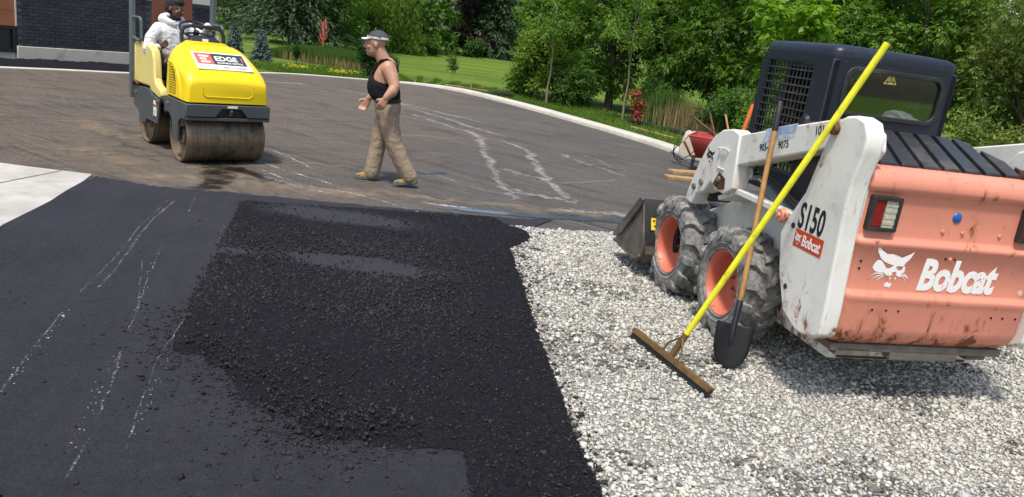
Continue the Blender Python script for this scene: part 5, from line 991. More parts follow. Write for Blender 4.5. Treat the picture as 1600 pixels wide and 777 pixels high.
for dx in (-0.035, 0.035): b.tube([O(0.10 + dx, -0.975, 1.40), O(0.09 + dx, -0.945, 1.34), O(0.085 + dx * 1.2, -0.935, 1.25)], 0.005, 6)
b.build('drawstring', m_hood, opr)
b = MB(); b.add([O(-0.005, -0.972, 1.33), O(-0.028, -0.985, 1.335), O(-0.02, -0.975, 1.30), O(-0.005, -0.97, 1.305)], [(0, 1, 2, 3)]); b.build('chest_mark', m_dark, opr)
b = MB(); b.loft([oval(O(0.05, -1.12, 0), rx, ry, z - OO.z) for z, rx, ry in ((0.86, 0.17, 0.14), (0.95, 0.175, 0.145))])
limb(b, [O(0.14, -1.06, 0.935), O(0.175, -0.80, 0.945), O(0.185, -0.71, 0.82), O(0.185, -0.69, 0.71)], [0.105, 0.085, 0.075, 0.068]); limb(b, [O(-0.04, -1.06, 0.935), O(-0.07, -0.80, 0.945), O(-0.075, -0.71, 0.82), O(-0.075, -0.69, 0.71)], [0.105, 0.085, 0.075, 0.068])
fleshed(b, 'trousers', m_camo, opr, 0.010, 3, (0.02, 0.08))
boot(O(0.185, -0.74, 0.672), O(0.19, -0.50, 0.672), 0.0, opr); boot(O(-0.075, -0.74, 0.672), O(-0.08, -0.50, 0.672), 0.0, opr)
# hair, short beard
b = MB(); M2 = Mo
for p, r in (((-0.022, 0, 0.048), (0.098, 0.082, 0.088)), ((-0.045, 0, 0.0), (0.075, 0.080, 0.075)), ((0.02, 0.0, 0.085), (0.075, 0.07, 0.05))): b.ell(oc + M2 @ Vector(p), r, 14, 9, M2)
fleshed(b, 'hair', m_hair, opr, 0.008, 2, (0.012, 0.02))
b = MB()
for p, r in (((0.056, 0, -0.094), (0.036, 0.036, 0.026)), ((0.089, 0, -0.047), (0.010, 0.026, 0.006)), ((0.02, 0.052, -0.075), (0.04, 0.014, 0.03)), ((0.02, -0.052, -0.075), (0.04, 0.014, 0.03))): b.ell(oc + M2 @ Vector(p), r, 10, 7, M2)
b.build('beard', m_hair, opr)
# ---------------------------------------------------------------- brick building at the left. Local x along the wall, y into the building, origin at its foot
BTH = R(56.32)
bld = empty('brick_building', (-10.333, 15.513, 0), BTH, 'dark brick building with concrete foundation and rust-red panels behind the roller', 'building')
m_brick = [plain('charcoal_brick_%d' % k, c, 0.75, var=0.25, scale=12, bump=0.003, bscale=60) for k, c in enumerate(((0.030, 0.030, 0.040), (0.038, 0.037, 0.047), (0.046, 0.045, 0.056)))]
m_mortar = plain('grey_mortar', (0.13, 0.135, 0.15), 0.9, var=0.2); m_found = plain('foundation_concrete', (0.56, 0.525, 0.44), 0.85, var=0.12, scale=2, bump=0.002, dirt=(0.31, 0.285, 0.235), damt=0.45, dscale=2)
m_panel = plain('rust_red_panel', (0.25, 0.085, 0.045), 0.6, var=0.15, scale=3); m_panel2 = plain('orange_wood_panel', (0.34, 0.115, 0.05), 0.6, var=0.2, scale=3); m_wtrim = plain('white_siding', (0.62, 0.60, 0.55), 0.6, var=0.06); m_wframe = plain('black_window_frame', (0.012, 0.013, 0.016), 0.4); m_dglass = plain('dark_window_glass', (0.010, 0.018, 0.022), 0.06, var=0.2, spec=0.8)
b = MB(); b.box((2.2, 0.20, 2.20), (4.38, 0.38, 3.80)); b.build('wall', m_mortar, bld)
b = MB(); b.box((2.195, 0.17, 0.125), (4.43, 0.40, 0.33)); b.build('foundation', m_found, bld, 0.01)
b = MB(); b.box((-2.03, 0.24, 0.07), (4.0, 0.40, 0.20)); b.build('foundation', m_found, bld, 0.01)
b = MB(); b.box((-2.03, 0.28, 2.6), (4.0, 0.30, 3.1)); b.build('wall', m_mortar, bld)
b = MB(); b.box((2.2, 3.6, 2.0), (4.3, 6.3, 4.0)); b.box((-2.05, 3.6, 2.0), (4.1, 6.2, 4.0)); b.build('building_core', m_mortar, bld)
# left window and panel above it
b = MB(); b.ring(rrect(-1.9, -0.012, 0.162, 0.66, 0.004, 2), rrect(-1.84, -0.085, 0.215, 0.61, 0.004, 2), 1, 0.0, 0.10); wn_ = b.build('window', m_wframe, bld)
b = MB(); b.box((-0.96, 0.07, 0.41), (1.78, 0.012, 0.42)); b.build('pane', m_dglass, wn_)
for k in range(4):
    b = MB(); b.box((-0.965, 0.075, 0.66 + 0.004 + 0.30 * (k + 0.5)), (1.87, 0.09, 0.296)); b.build('panel', m_panel2, bld, 0.003)
b = MB(); b.box((-0.012, 0.06, 1.9), (0.022, 0.12, 2.46)); b.build('corner_trim', m_found, bld)
# red panel and white siding further along
b = MB(); b.box((3.285, -0.01, 1.95), (0.98, 0.05, 2.3)); b.build('panel', m_panel, bld, 0.004)
for k in range(3):
    b = MB(); b.box((4.09, -0.02, 1.50 + 0.16 * (k + 0.5)), (0.62, 0.06, 0.156)); b.build('siding_board', m_wtrim, bld, 0.004)
b = MB(); b.box((2.66, -0.005, 1.515), (0.26, 0.05, 0.10)); b.build('white_ledge', m_wtrim, bld, 0.004)
b = MB(); b.box((4.36, -0.025, 1.60), (0.05, 0.07, 0.26)); b.build('downpipe_bracket', m_wtrim, bld)
# bricks: the ones the photo shows as parts, the courses above the picture joined
bw, bh, jt = 0.194, 0.057, 0.010
def brick_mesh(k):
    bb = MB(); bb.box((0, 0, 0), (bw, 0.05, bh)); me = bpy.data.meshes.new('brick'); me.from_pydata(bb.v, [], bb.f); me.materials.append(m_brick[k]); me.update(); return me
bm_ = [brick_mesh(k) for k in range(3)]; rb_ = random.Random(5); spots = []; z = 0.296 + bh / 2; row = 0
while z < 3.9:
    x = (0.0 if row % 2 else -0.102) + bw / 2
    while x < 4.40:
        if x - bw / 2 > -0.001 and x + bw / 2 < 4.39 and not (x > 2.72 and x < 3.86 and z > 0.82) and not (x + bw / 2 > 3.76 and z > 1.46): spots.append((x, z))
        x += bw + jt
    z += bh + jt; row += 1
vis = [s_ for s_ in spots if s_[1] < 0.80 + s_[0] * 0.1 and s_[0] < 2.75] + [s_ for s_ in spots if 0.80 + s_[0] * 0.1 <= s_[1] < 1.15 + 0.13 * s_[0] and s_[0] < 2.75]
first = vis[:300]; fs_ = set(first)
for x, z in first:
    o = bpy.data.objects.new('brick', bm_[rb_.randrange(3)]); COL.objects.link(o); o.parent = bld; o.location = (x, 0.012 + rb_.uniform(-0.002, 0.002), z)
bb = MB()
for x, z in spots:
    if (x, z) not in fs_: bb.box((x, 0.012 + rb_.uniform(-0.002, 0.002), z), (bw, 0.05, bh))
o = bb.build('upper_bricks', m_brick[1], bld, 0, 0); o['kind'] = 'stuff'
# windrow of black crumbs between the foundation and the kerb
def B2W(x, y): c, s = math.cos(BTH), math.sin(BTH); return (-10.333 + c * x - s * y, 15.513 + s * x + c * y)
V = []; nx_, ny_ = 330, 34
u, v = np.meshgrid(np.linspace(-3.2, 4.6, nx_), np.linspace(-1.02, -0.03, ny_)); h = np.sin(np.clip((v + 1.02) / 0.99, 0, 1) * math.pi) ** 0.7
h = h * (0.02 + 0.07 * fbm(u * 3, v * 4, 61) + 0.06 * fbm(u * 14, v * 14, 63)) * np.clip(1.1 - 0.0 * u, 0, 1) + rs.rand(*u.shape) * 0.015 * (h > 0.05)
c_, s_ = math.cos(BTH), math.sin(BTH); V = np.stack([-10.333 + c_ * u - s_ * v, 15.513 + s_ * u + c_ * v, h - 0.01], -1).reshape(-1, 3); id_ = np.arange(nx_ * ny_).reshape(ny_, nx_)
F = np.stack([id_[:-1, :-1], id_[:-1, 1:], id_[1:, 1:], id_[1:, :-1]], -1).reshape(-1, 4)
tag(np_mesh('asphalt_crumb_windrow', V, F, m_loose, col=np.zeros(len(V))), 'heap of black asphalt crumbs along the building foundation', 'asphalt', kind='stuff')

# ---------------------------------------------------------------- plants
def quads(P, D, Nr, ln, wd, shade, bend=0.2):
    """leaf-shaped faces: base, side, tip, side"""
    D = D / np.linalg.norm(D, axis=1, keepdims=True); Sd = np.cross(D, Nr); Sd /= np.linalg.norm(Sd, axis=1, keepdims=True) + 1e-9; Nn = np.cross(Sd, D)
    ln = np.broadcast_to(ln, len(P))[:, None]; wd = np.broadcast_to(wd, len(P))[:, None]
    a = P; m1 = P + D * ln * 0.42 + Sd * wd * 0.5 - Nn * wd * bend; t = P + D * ln - Nn * ln * 0.10; m2 = P + D * ln * 0.42 - Sd * wd * 0.5 - Nn * wd * bend
    V = np.stack([a, m1, t, m2], 1).reshape(-1, 3); F = np.arange(len(P) * 4).reshape(-1, 4); C = np.repeat(shade, 4)
    return V, F, C
def crown_pts(clumps, radii, n, rng, shell=0.45):
    w_ = radii ** 2; k = rng.choice(len(clumps), n, p=w_ / w_.sum()); d = rng.randn(n, 3); d /= np.linalg.norm(d, axis=1, keepdims=True)
    return clumps[k] + d * radii[k][:, None] * (rng.rand(n, 1) ** shell) * np.array([1, 1, 0.8]), d, k
def make_crown(clumps, radii, n, rng, ln, wd, droop=0.35, leaflets=1):
    P, d, k = crown_pts(clumps, radii, n, rng); cs_ = rng.rand(len(clumps)); sh = np.clip(0.25 + 0.5 * cs_[k] + rng.randn(n) * 0.16, 0, 1)
    D = d * 0.7 + rng.randn(n, 3) * 0.45 + np.array([0, 0, -droop]); D /= np.linalg.norm(D, axis=1, keepdims=True); up = np.array([0, 0, 1.0]) + rng.randn(n, 3) * 0.35 + d * 0.35
    if leaflets == 1: return quads(P, D, up, ln * np.exp(rng.randn(n) * 0.2), wd * np.exp(rng.randn(n) * 0.2), sh)
    S_ = np.cross(D, up); S_ /= np.linalg.norm(S_, axis=1, keepdims=True) + 1e-9; R_ = []
    for j in range(leaflets):
        if j == leaflets - 1: off = D * (ln * 1.3); dd = D
        else:
            r_ = j // 2; sg = 1 if j % 2 else -1; off = D * (ln * (0.35 + 0.42 * r_)); dd = D * 0.62 + S_ * sg * 0.8 + np.array([0, 0, -0.18])
        R_.append((P + off, dd + rng.randn(n, 3) * 0.08, up + rng.randn(n, 3) * 0.15, ln * np.exp(rng.randn(n) * 0.12), wd * np.exp(rng.randn(n) * 0.12), np.clip(sh + rng.randn(n) * 0.07, 0, 1)))
    return quads(*[np.concatenate([r[i] for r in R_]) for i in range(6)])
m_bark = plain('grey_brown_bark', (0.095, 0.075, 0.058), 0.9, var=0.4, scale=20, bump=0.01, bscale=40); m_bark2 = plain('pale_bark', (0.24, 0.19, 0.14), 0.85, var=0.3, scale=18, bump=0.005, bscale=50)
lm = {'ash': leafmat('boxelder_leaves', (0.060, 0.135, 0.018), (0.18, 0.31, 0.048), 0.5), 'olive': leafmat('olive_leaves', (0.075, 0.115, 0.022), (0.25, 0.31, 0.08), 0.42), 'maple': leafmat('bright_maple_leaves', (0.08, 0.19, 0.012), (0.22, 0.38, 0.03), 0.5), 'dark': leafmat('deep_green_leaves', (0.036, 0.088, 0.018), (0.11, 0.21, 0.040), 0.45),  # deep green here and spruce below: colours lightened to stand in for haze
      'lime': leafmat('lime_green_leaves', (0.08, 0.16, 0.02), (0.23, 0.33, 0.05), 0.5), 'purple': leafmat('purple_leaves', (0.026, 0.016, 0.024), (0.085, 0.048, 0.062), 0.25), 'spruce': leafmat('spruce_needles', (0.034, 0.072, 0.036), (0.10, 0.16, 0.08), 0.3), 'blue': leafmat('blue_spruce_needles', (0.05, 0.085, 0.075), (0.17, 0.23, 0.22), 0.15), 'red': leafmat('dead_red_leaves', (0.16, 0.035, 0.02), (0.42, 0.12, 0.08)), 'grass': leafmat('grass_blades', (0.055, 0.125, 0.015), (0.17, 0.27, 0.045), 0.4), 'reed': leafmat('reed_blades', (0.045, 0.105, 0.018), (0.14, 0.235, 0.05), 0.4), 'straw': leafmat('straw_stalks', (0.22, 0.16, 0.08), (0.45, 0.36, 0.20)), 'yellow': leafmat('yellow_petals', (0.42, 0.36, 0.02), (0.70, 0.60, 0.04)), 'grey': leafmat('bare_grey_twigs', (0.10, 0.085, 0.09), (0.22, 0.19, 0.19), 0.1), 'thuja': leafmat('cedar_scales', (0.014, 0.05, 0.012), (0.05, 0.12, 0.025), 0.2)}
def trunk_mesh(b, base, top, r0, r1, rng, bend=0.15):
    p = [Vector(base).lerp(Vector(top), t) + Vector((rng.randn() * bend * t * (1 - t), rng.randn() * bend * t * (1 - t), 0)) for t in np.linspace(0, 1, 7)]; b.tube(p, [r0 + (r1 - r0) * (k / 6) ** 0.8 for k in range(7)], 9); return p
TREE_N = [0]
def tree(name, label, pos, h, rx, zlo, kind, n, ln, wd, seed, leaflets=1, nclump=26, group=None, cat='tree', trunk_r=0.14, droop=0.35, bark=None, flat=1.0, lean=(-0.05, 0.05), stem=True, cr=0.30, full=False):
    rng = np.random.RandomState(seed); t = empty(name, (*pos, -0.03), 0, label, cat, group)
    top = Vector((lean[0] * h, lean[1] * h, h)); cz = (zlo + h) / 2; rz = (h - zlo) / 2
    d = rng.randn(nclump, 3); d /= np.linalg.norm(d, axis=1, keepdims=True); rr = rng.rand(nclump, 1) ** 0.4 * 0.82
    cl = d * rr * np.array([rx, rx * flat, rz]) + np.array([0, 0, cz]); cl[:, :2] += np.array(lean) * cl[:, 2:3]; rad = (cr * rx) * np.exp(rng.randn(nclump) * 0.22)
    if full:
        a_ = rng.rand(nclump) * 6.283; q_ = np.sqrt(rng.rand(nclump)) * rx * 0.85; cl = np.stack([q_ * np.cos(a_), q_ * np.sin(a_) * flat, zlo + 0.25 + (h - zlo) * rng.rand(nclump) ** 1.3], -1)
    if stem:
        b = MB(); pts = trunk_mesh(b, (0, 0, -0.05), tuple(top * 0.85), trunk_r, trunk_r * 0.2, rng); tr = b.build('trunk', bark or m_bark, t, 0, 60)
        b = MB()
        for k in range(min(nclump, 12)):
            c = Vector(cl[k]); z0 = max(0.12 * h, c.z - 0.5 * rz * (0.3 + rng.rand())); s0 = Vector((top.x * z0 / h, top.y * z0 / h, z0)); mid = s0.lerp(c, 0.5) + Vector((0, 0, 0.10 * rx))
            b.tube([s0, mid, c, c + (c - mid) * 0.5], [trunk_r * 0.38, trunk_r * 0.25, trunk_r * 0.13, 0.006], 6)
        br = b.build('branches', bark or m_bark, t, 0, 60); br['kind'] = 'stuff'
    V, F, C = make_crown(cl, rad, n, rng, ln, wd, droop, leaflets); o = np_mesh('crown', V, F, lm[kind], t, C); return t
def spruce(name, label, pos, h, rb, kind, seed, n_br=16, whorls=16, zlo=0.25, ln=0.22, wd=0.05, group=None, dens=20):
    rng = np.random.RandomState(seed); t = empty(name, (*pos, -0.03), 0, label, 'tree', group); b = MB(); b.tube([(0, 0, -0.05), (0, 0, h * 0.5), (0, 0, h)], [0.035 * h ** 0.9, 0.02 * h ** 0.9, 0.01], 8); b.build('trunk', m_bark, t, 0, 60)
    P = []; D = []; Sh = []; b = MB()
    for k in range(whorls):
        z = zlo + (h - zlo) * (k / whorls) ** 1.05; L0 = rb * (1 - (z / h)) ** 0.85 + 0.03 * rb
        for j in range(n_br):
            a = 2 * math.pi * (j + rng.rand() * 0.7) / n_br; L_ = L0 * (0.75 + 0.4 * rng.rand()); dz = -0.25 * L_ * (0.6 + 0.6 * rng.rand()); dir_ = np.array([math.cos(a), math.sin(a)])
            if h > 2: b.tube([(0, 0, z + 0.1), (dir_[0] * L_ * 0.55, dir_[1] * L_ * 0.55, z + 0.05 + dz * 0.3), (dir_[0] * L_, dir_[1] * L_, z + dz)], [0.03, 0.016, 0.004], 4)
            m = max(5, int(dens * L_ / rb)); tt = rng.rand(m) ** 0.7; s0 = rng.rand()
            p = np.stack([dir_[0] * L_ * tt, dir_[1] * L_ * tt, z + dz * tt ** 1.5], -1) + rng.randn(m, 3) * np.array([0.05, 0.05, 0.03]) * L0
            dd = np.stack([dir_[0] + rng.randn(m) * 0.7, dir_[1] + rng.randn(m) * 0.7, -0.45 + rng.randn(m) * 0.3], -1); P.append(p); D.append(dd); Sh.append(np.clip(0.2 + 0.5 * s0 * tt + 0.25 * rng.rand(m), 0, 1))
    if h > 2: o = b.build('branches', m_bark, t, 0, 0); o['kind'] = 'stuff'
    P = np.concatenate(P); D = np.concatenate(D); Sh = np.concatenate(Sh); V, F, C = quads(P, D, np.array([0, 0, 1.0]) + rng.randn(len(P), 3) * 0.4, ln * np.exp(rng.randn(len(P)) * 0.2), wd, Sh); np_mesh('crown', V, F, lm[kind], t, C); return t
# ---- right-hand wood behind the loader
G1 = 'trees of the wood behind the loader'
tree('broadleaf_bush', 'rounded green bush with yellowish top at the left end of the wood', (-0.05, 24.2), 2.1, 1.15, 0.05, 'lime', 3600, 0.12, 0.06, 101, 3, 20, None, 'bush', 0.06, 0.3, lean=(0, 0))
tree('broadleaf_tree', 'tall slim pale-green tree rising behind the rounded bush', (0.7, 25.4), 5.2, 1.5, 0.4, 'ash', 4080, 0.13, 0.05, 102, 5, 48, G1, cr=0.25)
tree('broadleaf_tree', 'bushy green tree directly right of the rounded bush', (2.3, 23.6), 5.6, 1.7, 0.15, 'ash', 5520, 0.12, 0.045, 103, 5, 60, G1, cr=0.25)
tree('broadleaf_tree', 'dark dense tree behind the second staked sapling', (4.3, 24.0), 6.0, 2.1, 0.1, 'dark', 6240, 0.12, 0.05, 104, 5, 60, G1, cr=0.25)
tree('broadleaf_tree', 'feathery green tree above the reed clump', (4.9, 21.6), 5.8, 1.8, 0.25, 'ash', 6000, 0.12, 0.042, 105, 5, 60, G1, cr=0.25)
tree('broadleaf_tree', 'green tree just left of the loader cab', (6.6, 19.6), 5.8, 1.9, 0.15, 'ash', 6720, 0.115, 0.04, 106, 5, 64, G1, cr=0.25)
tree('broadleaf_tree', 'shadowy tree seen through the cab screen', (8.0, 21.6), 6.6, 2.2, 0.1, 'dark', 5520, 0.125, 0.05, 107, 5, 60, G1, cr=0.25)
tree('broadleaf_tree', 'leafy green tree directly behind the cab roof', (8.9, 18.6), 5.8, 1.9, 0.15, 'ash', 6720, 0.115, 0.04, 108, 5, 64, G1, cr=0.25)
tree('broadleaf_tree', 'olive-green tree right of the cab at the picture edge', (10.4, 16.4), 5.0, 2.0, 0.1, 'olive', 8160, 0.09, 0.032, 109, 5, 72, G1, cr=0.25)
tree('broadleaf_tree', 'tall green tree behind the olive one on the right', (12.0, 19.4), 7.0, 2.4, 0.2, 'ash', 5040, 0.13, 0.05, 110, 5, 60, G1, cr=0.25)
tree('broadleaf_tree', 'dark tree deep in the wood behind the leafy ones', (10.6, 22.5), 7.2, 2.4, 0.2, 'dark', 4320, 0.15, 0.06, 111, 5, 56, G1, cr=0.25)
tree('broadleaf_tree', 'dark tree deep in the wood above the reeds', (6.4, 25.5), 7.0, 2.4, 0.2, 'dark', 4320, 0.15, 0.06, 112, 5, 56, G1, cr=0.25)
tree('maple_sapling', 'bright yellow-green young maple rising over the loader cab corner', (4.72, 14.6), 3.9, 0.85, 1.15, 'maple', 1300, 0.13, 0.12, 113, 1, 18, None, 'tree', 0.03, 0.45, cr=0.34)
tree('dead_sapling', 'withered red-brown sapling beside the staked trunk by the reeds', (2.70, 19.9), 1.08, 0.19, 0.10, 'red', 420, 0.09, 0.055, 114, 1, 9, None, 'sapling', 0.012, 0.4, cr=0.5)
for nm, lb, pos, h, sd in (('staked_tree', 'slim pale-trunked sapling in front of the rounded bush', (0.42, 22.7), 3.4, 120), ('staked_tree', 'slim pale-trunked sapling beside the withered red one', (2.45, 20.7), 3.6, 121)):
    tree(nm, lb, pos, h, 0.75, 1.5, 'ash', 420, 0.11, 0.045, sd, 3, 14, 'saplings with pale trunks', 'tree', 0.036, 0.3, m_bark2, lean=(-0.035, 0.02))
# undergrowth along the foot of the wood
for k, (x, y, h, r_, kd, lb) in enumerate(((1.3, 23.0, 1.3, 0.85, 'dark', 'low dark shrub between the rounded bush and the first trees'), (3.6, 22.0, 1.5, 0.9, 'dark', 'dark shrub left of the reed clump'), (4.9, 19.3, 1.4, 0.95, 'dark', 'dark shrub right of the reed clump'), (5.3, 17.4, 1.0, 0.8, 'ash', 'low leafy shrub behind the red wheelbarrow'), (7.2, 17.3, 1.5, 1.0, 'ash', 'leafy shrub behind the loader lift arm'), (9.2, 15.6, 1.7, 1.2, 'olive', 'olive shrub behind the engine cover'), (12.0, 15.6, 2.0, 1.4, 'olive', 'olive shrub at the right picture edge'))):
    tree('shrub', lb, (x, y), h, r_, 0.0, kd, 1500, 0.10, 0.045, 140 + k, 3, 16, 'shrubs along the foot of the wood', 'shrub', 0.02, 0.2, lean=(0, 0))
# ---- trees beyond the lawn
G2 = 'trees beyond the lawn'
spruce('spruce_tree', 'dark spruce with drooping boughs at the far left of the lawn', (-16.2, 44.5), 9.5, 2.8, 'spruce', 201, 18, 22, 0.35, 0.30, 0.09, G2, 34)
spruce('spruce_tree', 'large dark spruce whose trunk shows under its boughs', (-11.6, 37.0), 9.5, 3.0, 'spruce', 202, 18, 24, 0.75, 0.32, 0.09, G2, 36)
tree('broadleaf_tree', 'green tree behind the red garden sapling', (-9.9, 38.5), 7.5, 2.0, 0.1, 'ash', 4600, 0.24, 0.13, 203, 1, 36, G2, trunk_r=0.10, full=True)
tree('broadleaf_tree', 'broad willow-like lime tree above the walking man', (-8.5, 43.0), 8.0, 2.3, 0.0, 'lime', 7000, 0.26, 0.09, 204, 1, 44, G2, trunk_r=0.10, droop=0.9, full=True)
tree('broadleaf_tree', 'green tree beside the lime one at the lawn edge', (-6.9, 50.0), 8.0, 1.7, 0.0, 'ash', 5200, 0.28, 0.13, 205, 1, 30, G2, trunk_r=0.22, droop=0.6, full=True)
tree('bare_tree', 'grey leafless treetop between the green and purple trees', (-6.6, 56.5), 9.5, 2.0, 2.6, 'grey', 2600, 0.5, 0.03, 206, 1, 20, None, trunk_r=0.08)
tree('broadleaf_tree', 'dark purple-leaved tree with visible trunk at the lawn edge', (-5.25, 55.0), 9.5, 1.9, 0.7, 'purple', 6400, 0.28, 0.18, 207, 1, 30, 'purple-leaved trees', trunk_r=0.3, full=True)
spruce('spruce_tree', 'blue-green spruce right of the dark purple tree', (-3.2, 56.0), 9.5, 2.5, 'spruce', 208, 18, 24, 0.2, 0.34, 0.10, G2, 38)
tree('broadleaf_tree', 'brownish purple tree behind the blue-green spruce', (-0.9, 61.0), 9.5, 2.7, 0.5, 'purple', 6000, 0.3, 0.18, 209, 1, 30, 'purple-leaved trees', trunk_r=0.3, full=True)
tree('broadleaf_tree', 'dark green tree filling the far right end of the lawn', (3.2, 52.0), 8.0, 2.8, 0.0, 'dark', 5200, 0.28, 0.14, 210, 1, 28, G2, trunk_r=0.22, full=True)
tree('broadleaf_tree', 'shady tree half hidden behind the building corner', (-20.5, 45.5), 9.0, 3.2, 0.5, 'dark', 5200, 0.26, 0.13, 211, 1, 28, G2, trunk_r=0.22, full=True)
tree('broadleaf_tree', 'dark tree in the gap between the two big spruces', (-14.2, 48.0), 9.0, 2.8, 0.0, 'dark', 4200, 0.28, 0.14, 212, 1, 26, G2, trunk_r=0.22, full=True)
for k, (x, y) in enumerate(((-8.3, 39.5), (-6.2, 45.6), (-4.2, 51.5))): tree('shrub', ('low shrub at the foot of the lime tree', 'low shrub at the foot of the green lawn-edge tree', 'low shrub left of the purple tree trunk')[k], (x, y), 1.3, 1.0, 0.0, ('lime', 'ash', 'dark')[k], 1500, 0.18, 0.09, 230 + k, 1, 14, 'shrubs at the lawn edge', 'shrub', 0.02, lean=(0, 0))
# far wood behind everything, one mass
rng = np.random.RandomState(300); cl = []; rd = []
for k in range(230):
    a = rng.rand(); x = -38 + 92 * a; y = (58 if x < -9 else 70) + rng.rand() * 14 - (max(0, x - 2) * 0.95) * 1.0; y = max(y, 27); cl.append((x, y, 0.6 + rng.rand() ** 0.8 * 8)); rd.append(1.5 + rng.rand() * 1.3)
ep = spline([(-26, 50), (-18, 49.5), (-12.5, 46), (-8.5, 46), (-6, 54), (-2.5, 62), (4, 64)], 12)
for k in range(190): q_ = ep[rng.randint(len(ep))]; cl.append((q_.x + rng.randn() * 0.7, q_.y + rng.rand() * 2.5, 0.3 + rng.rand() * 3.2)); rd.append(0.9 + rng.rand() * 0.7)
V, F, C = make_crown(np.array(cl), np.array(rd), 40000, rng, 0.42, 0.26, 0.4); tag(np_mesh('far_wood', V, F, lm['dark'], None, C), 'distant dark wood behind the garden trees', 'wood', kind='stuff')
# ---- lawn plants
spruce('young_blue_spruce', 'small blue spruce nearest the roller hood', (-10.35, 26.8), 1.0, 0.34, 'blue', 310, 14, 16, 0.02, 0.09, 0.035, 'young blue spruces on the lawn', 26)
spruce('young_blue_spruce', 'small blue spruce with browned foot left of the dark cedar', (-8.67, 24.7), 1.0, 0.36, 'blue', 311, 14, 16, 0.02, 0.09, 0.035, 'young blue spruces on the lawn', 26)
tree('young_cedar', 'tiny dark conical cedar on the lawn', (-7.72, 25.3), 0.62, 0.13, 0.0, 'thuja', 900, 0.05, 0.025, 312, 1, 14, None, 'cedar', 0.01, -0.6, lean=(0, 0), cr=0.5)
tree('upright_cedar', 'upright leafy green cedar just behind the walking man', (-4.95, 23.5), 1.35, 0.40, 0.0, 'thuja', 2200, 0.09, 0.05, 313, 1, 18, None, 'cedar', 0.02, -0.2, lean=(0, 0), cr=0.4)
tree('lawn_sapling', 'small round-headed sapling on the lawn right of the man', (-2.62, 24.75), 1.02, 0.30, 0.42, 'dark', 420, 0.07, 0.04, 314, 1, 12, None, 'sapling', 0.014, 0.2, m_bark2, lean=(0.01, 0), cr=0.42)
b = MB(); rt = empty('red_sculpture_tree', (-8.75, 32.0, -0.03), 0, 'leafless bright red-orange young tree on the lawn', 'tree'); m_redb = plain('red_orange_bark', (0.52, 0.13, 0.09), 0.7, var=0.3); rr_ = random.Random(8)
b.tube([(0, 0, 0), (0.02, 0, 0.5), (0, 0, 1.25)], [0.055, 0.045, 0.02], 8); b.build('trunk', m_redb, rt)
b = MB()
for k in range(26):
    z = 0.38 + 0.8 * rr_.random(); a = rr_.random() * 6.28; l_ = (0.16 + 0.14 * rr_.random()) * (1.25 - z * 0.55); b.tube([(0, 0, z), (l_ * 0.6 * math.cos(a), l_ * 0.6 * math.sin(a), z + 0.08), (l_ * math.cos(a), l_ * math.sin(a), z + 0.26)], [0.022, 0.018, 0.007], 5)
o = b.build('branches', m_redb, rt); o['kind'] = 'stuff'
# ---- grass, reeds, flowers: uncountable
def blades(name, label, x, y, h, wd, kind, rng, cat='grass', z0=-0.03, lean=0.25):
    n = len(x); a = rng.rand(n) * 6.283; la = rng.randn(n, 2) * lean; P = np.stack([x, y, np.full(n, z0)], -1); s = np.stack([np.cos(a), np.sin(a), np.zeros(n)], -1) * wd / 2
    tip = P + np.stack([la[:, 0] * h, la[:, 1] * h, h], -1); mid = P + np.stack([la[:, 0] * h * 0.3, la[:, 1] * h * 0.3, h * 0.55], -1)
    V = np.stack([P - s, P + s, mid + s * 0.8, tip, mid - s * 0.8], 1).reshape(-1, 3); i0 = np.arange(n)[:, None] * 5
    F = np.concatenate([i0 + np.array([[0, 1, 2, 4]]), i0 + np.array([[4, 2, 3, 3]])], 0); V4 = V
    C = np.repeat(np.clip(rng.rand(n) * 0.8 + 0.1, 0, 1), 5)
    Fq = i0 + np.array([[0, 1, 2, 4]]); me = np_mesh(name, V4, Fq, lm[kind], None, C); 
    T = i0 + np.array([[4, 2, 3]]); mt = np.concatenate([np.stack([Fq[:, 0], Fq[:, 1], Fq[:, 2]], 1), np.stack([Fq[:, 0], Fq[:, 2], Fq[:, 3]], 1), T], 0)
    bpy.data.objects.remove(me); return tag(np_mesh(name, V4, mt, lm[kind], None, C), label, cat, kind='stuff')
rng = np.random.RandomState(400); cp = np.array([(p.x, p.y) for p in cs]); ki = rng.randint(36, len(cp) - 14, 42000); t_ = rng.rand(42000); base = cp[ki] * (1 - t_[:, None]) + cp[np.minimum(ki + 1, len(cp) - 1)] * t_[:, None]
tg = cp[np.minimum(ki + 1, len(cp) - 1)] - cp[ki - 1]; tg /= np.linalg.norm(tg, axis=1, keepdims=True); nn_ = np.stack([-tg[:, 1], tg[:, 0]], -1); off = 0.36 + (rng.rand(42000) ** 1.6) * 3.2
gp = base + nn_ * off[:, None]; tuft = fbm(gp[:, 0] * 1.4, gp[:, 1] * 1.4, 77)
blades('verge_grass', 'rough green grass along the kerb', gp[:, 0], gp[:, 1], (0.05 + 0.12 * tuft ** 2) * np.exp(rng.randn(42000) * 0.25), 0.014, 'grass', rng)
n = 16000; x = rng.uniform(-9.2, -5.0, n); y = 26.2 + rng.rand(n) * 3.0 - (x + 7) * 0.28; blades('reed_bed', 'band of tall green reeds across the lawn', x, y, 0.26 + 0.40 * fbm(x * 1.5, y * 1.5, 5) * np.clip((x + 9.6) / 1.6, 0.3, 1), 0.022, 'reed', rng, 'reeds', lean=0.10)
n = 700; x = rng.uniform(-8.6, -5.2, n); y = 25.9 + rng.rand(n) * 0.7 - (x + 7) * 0.28; blades('reed_straw', 'straw-coloured lower stems of the reed band', x, y, 0.2 + 0.2 * rng.rand(n), 0.02, 'straw', rng, 'reeds', lean=0.08)
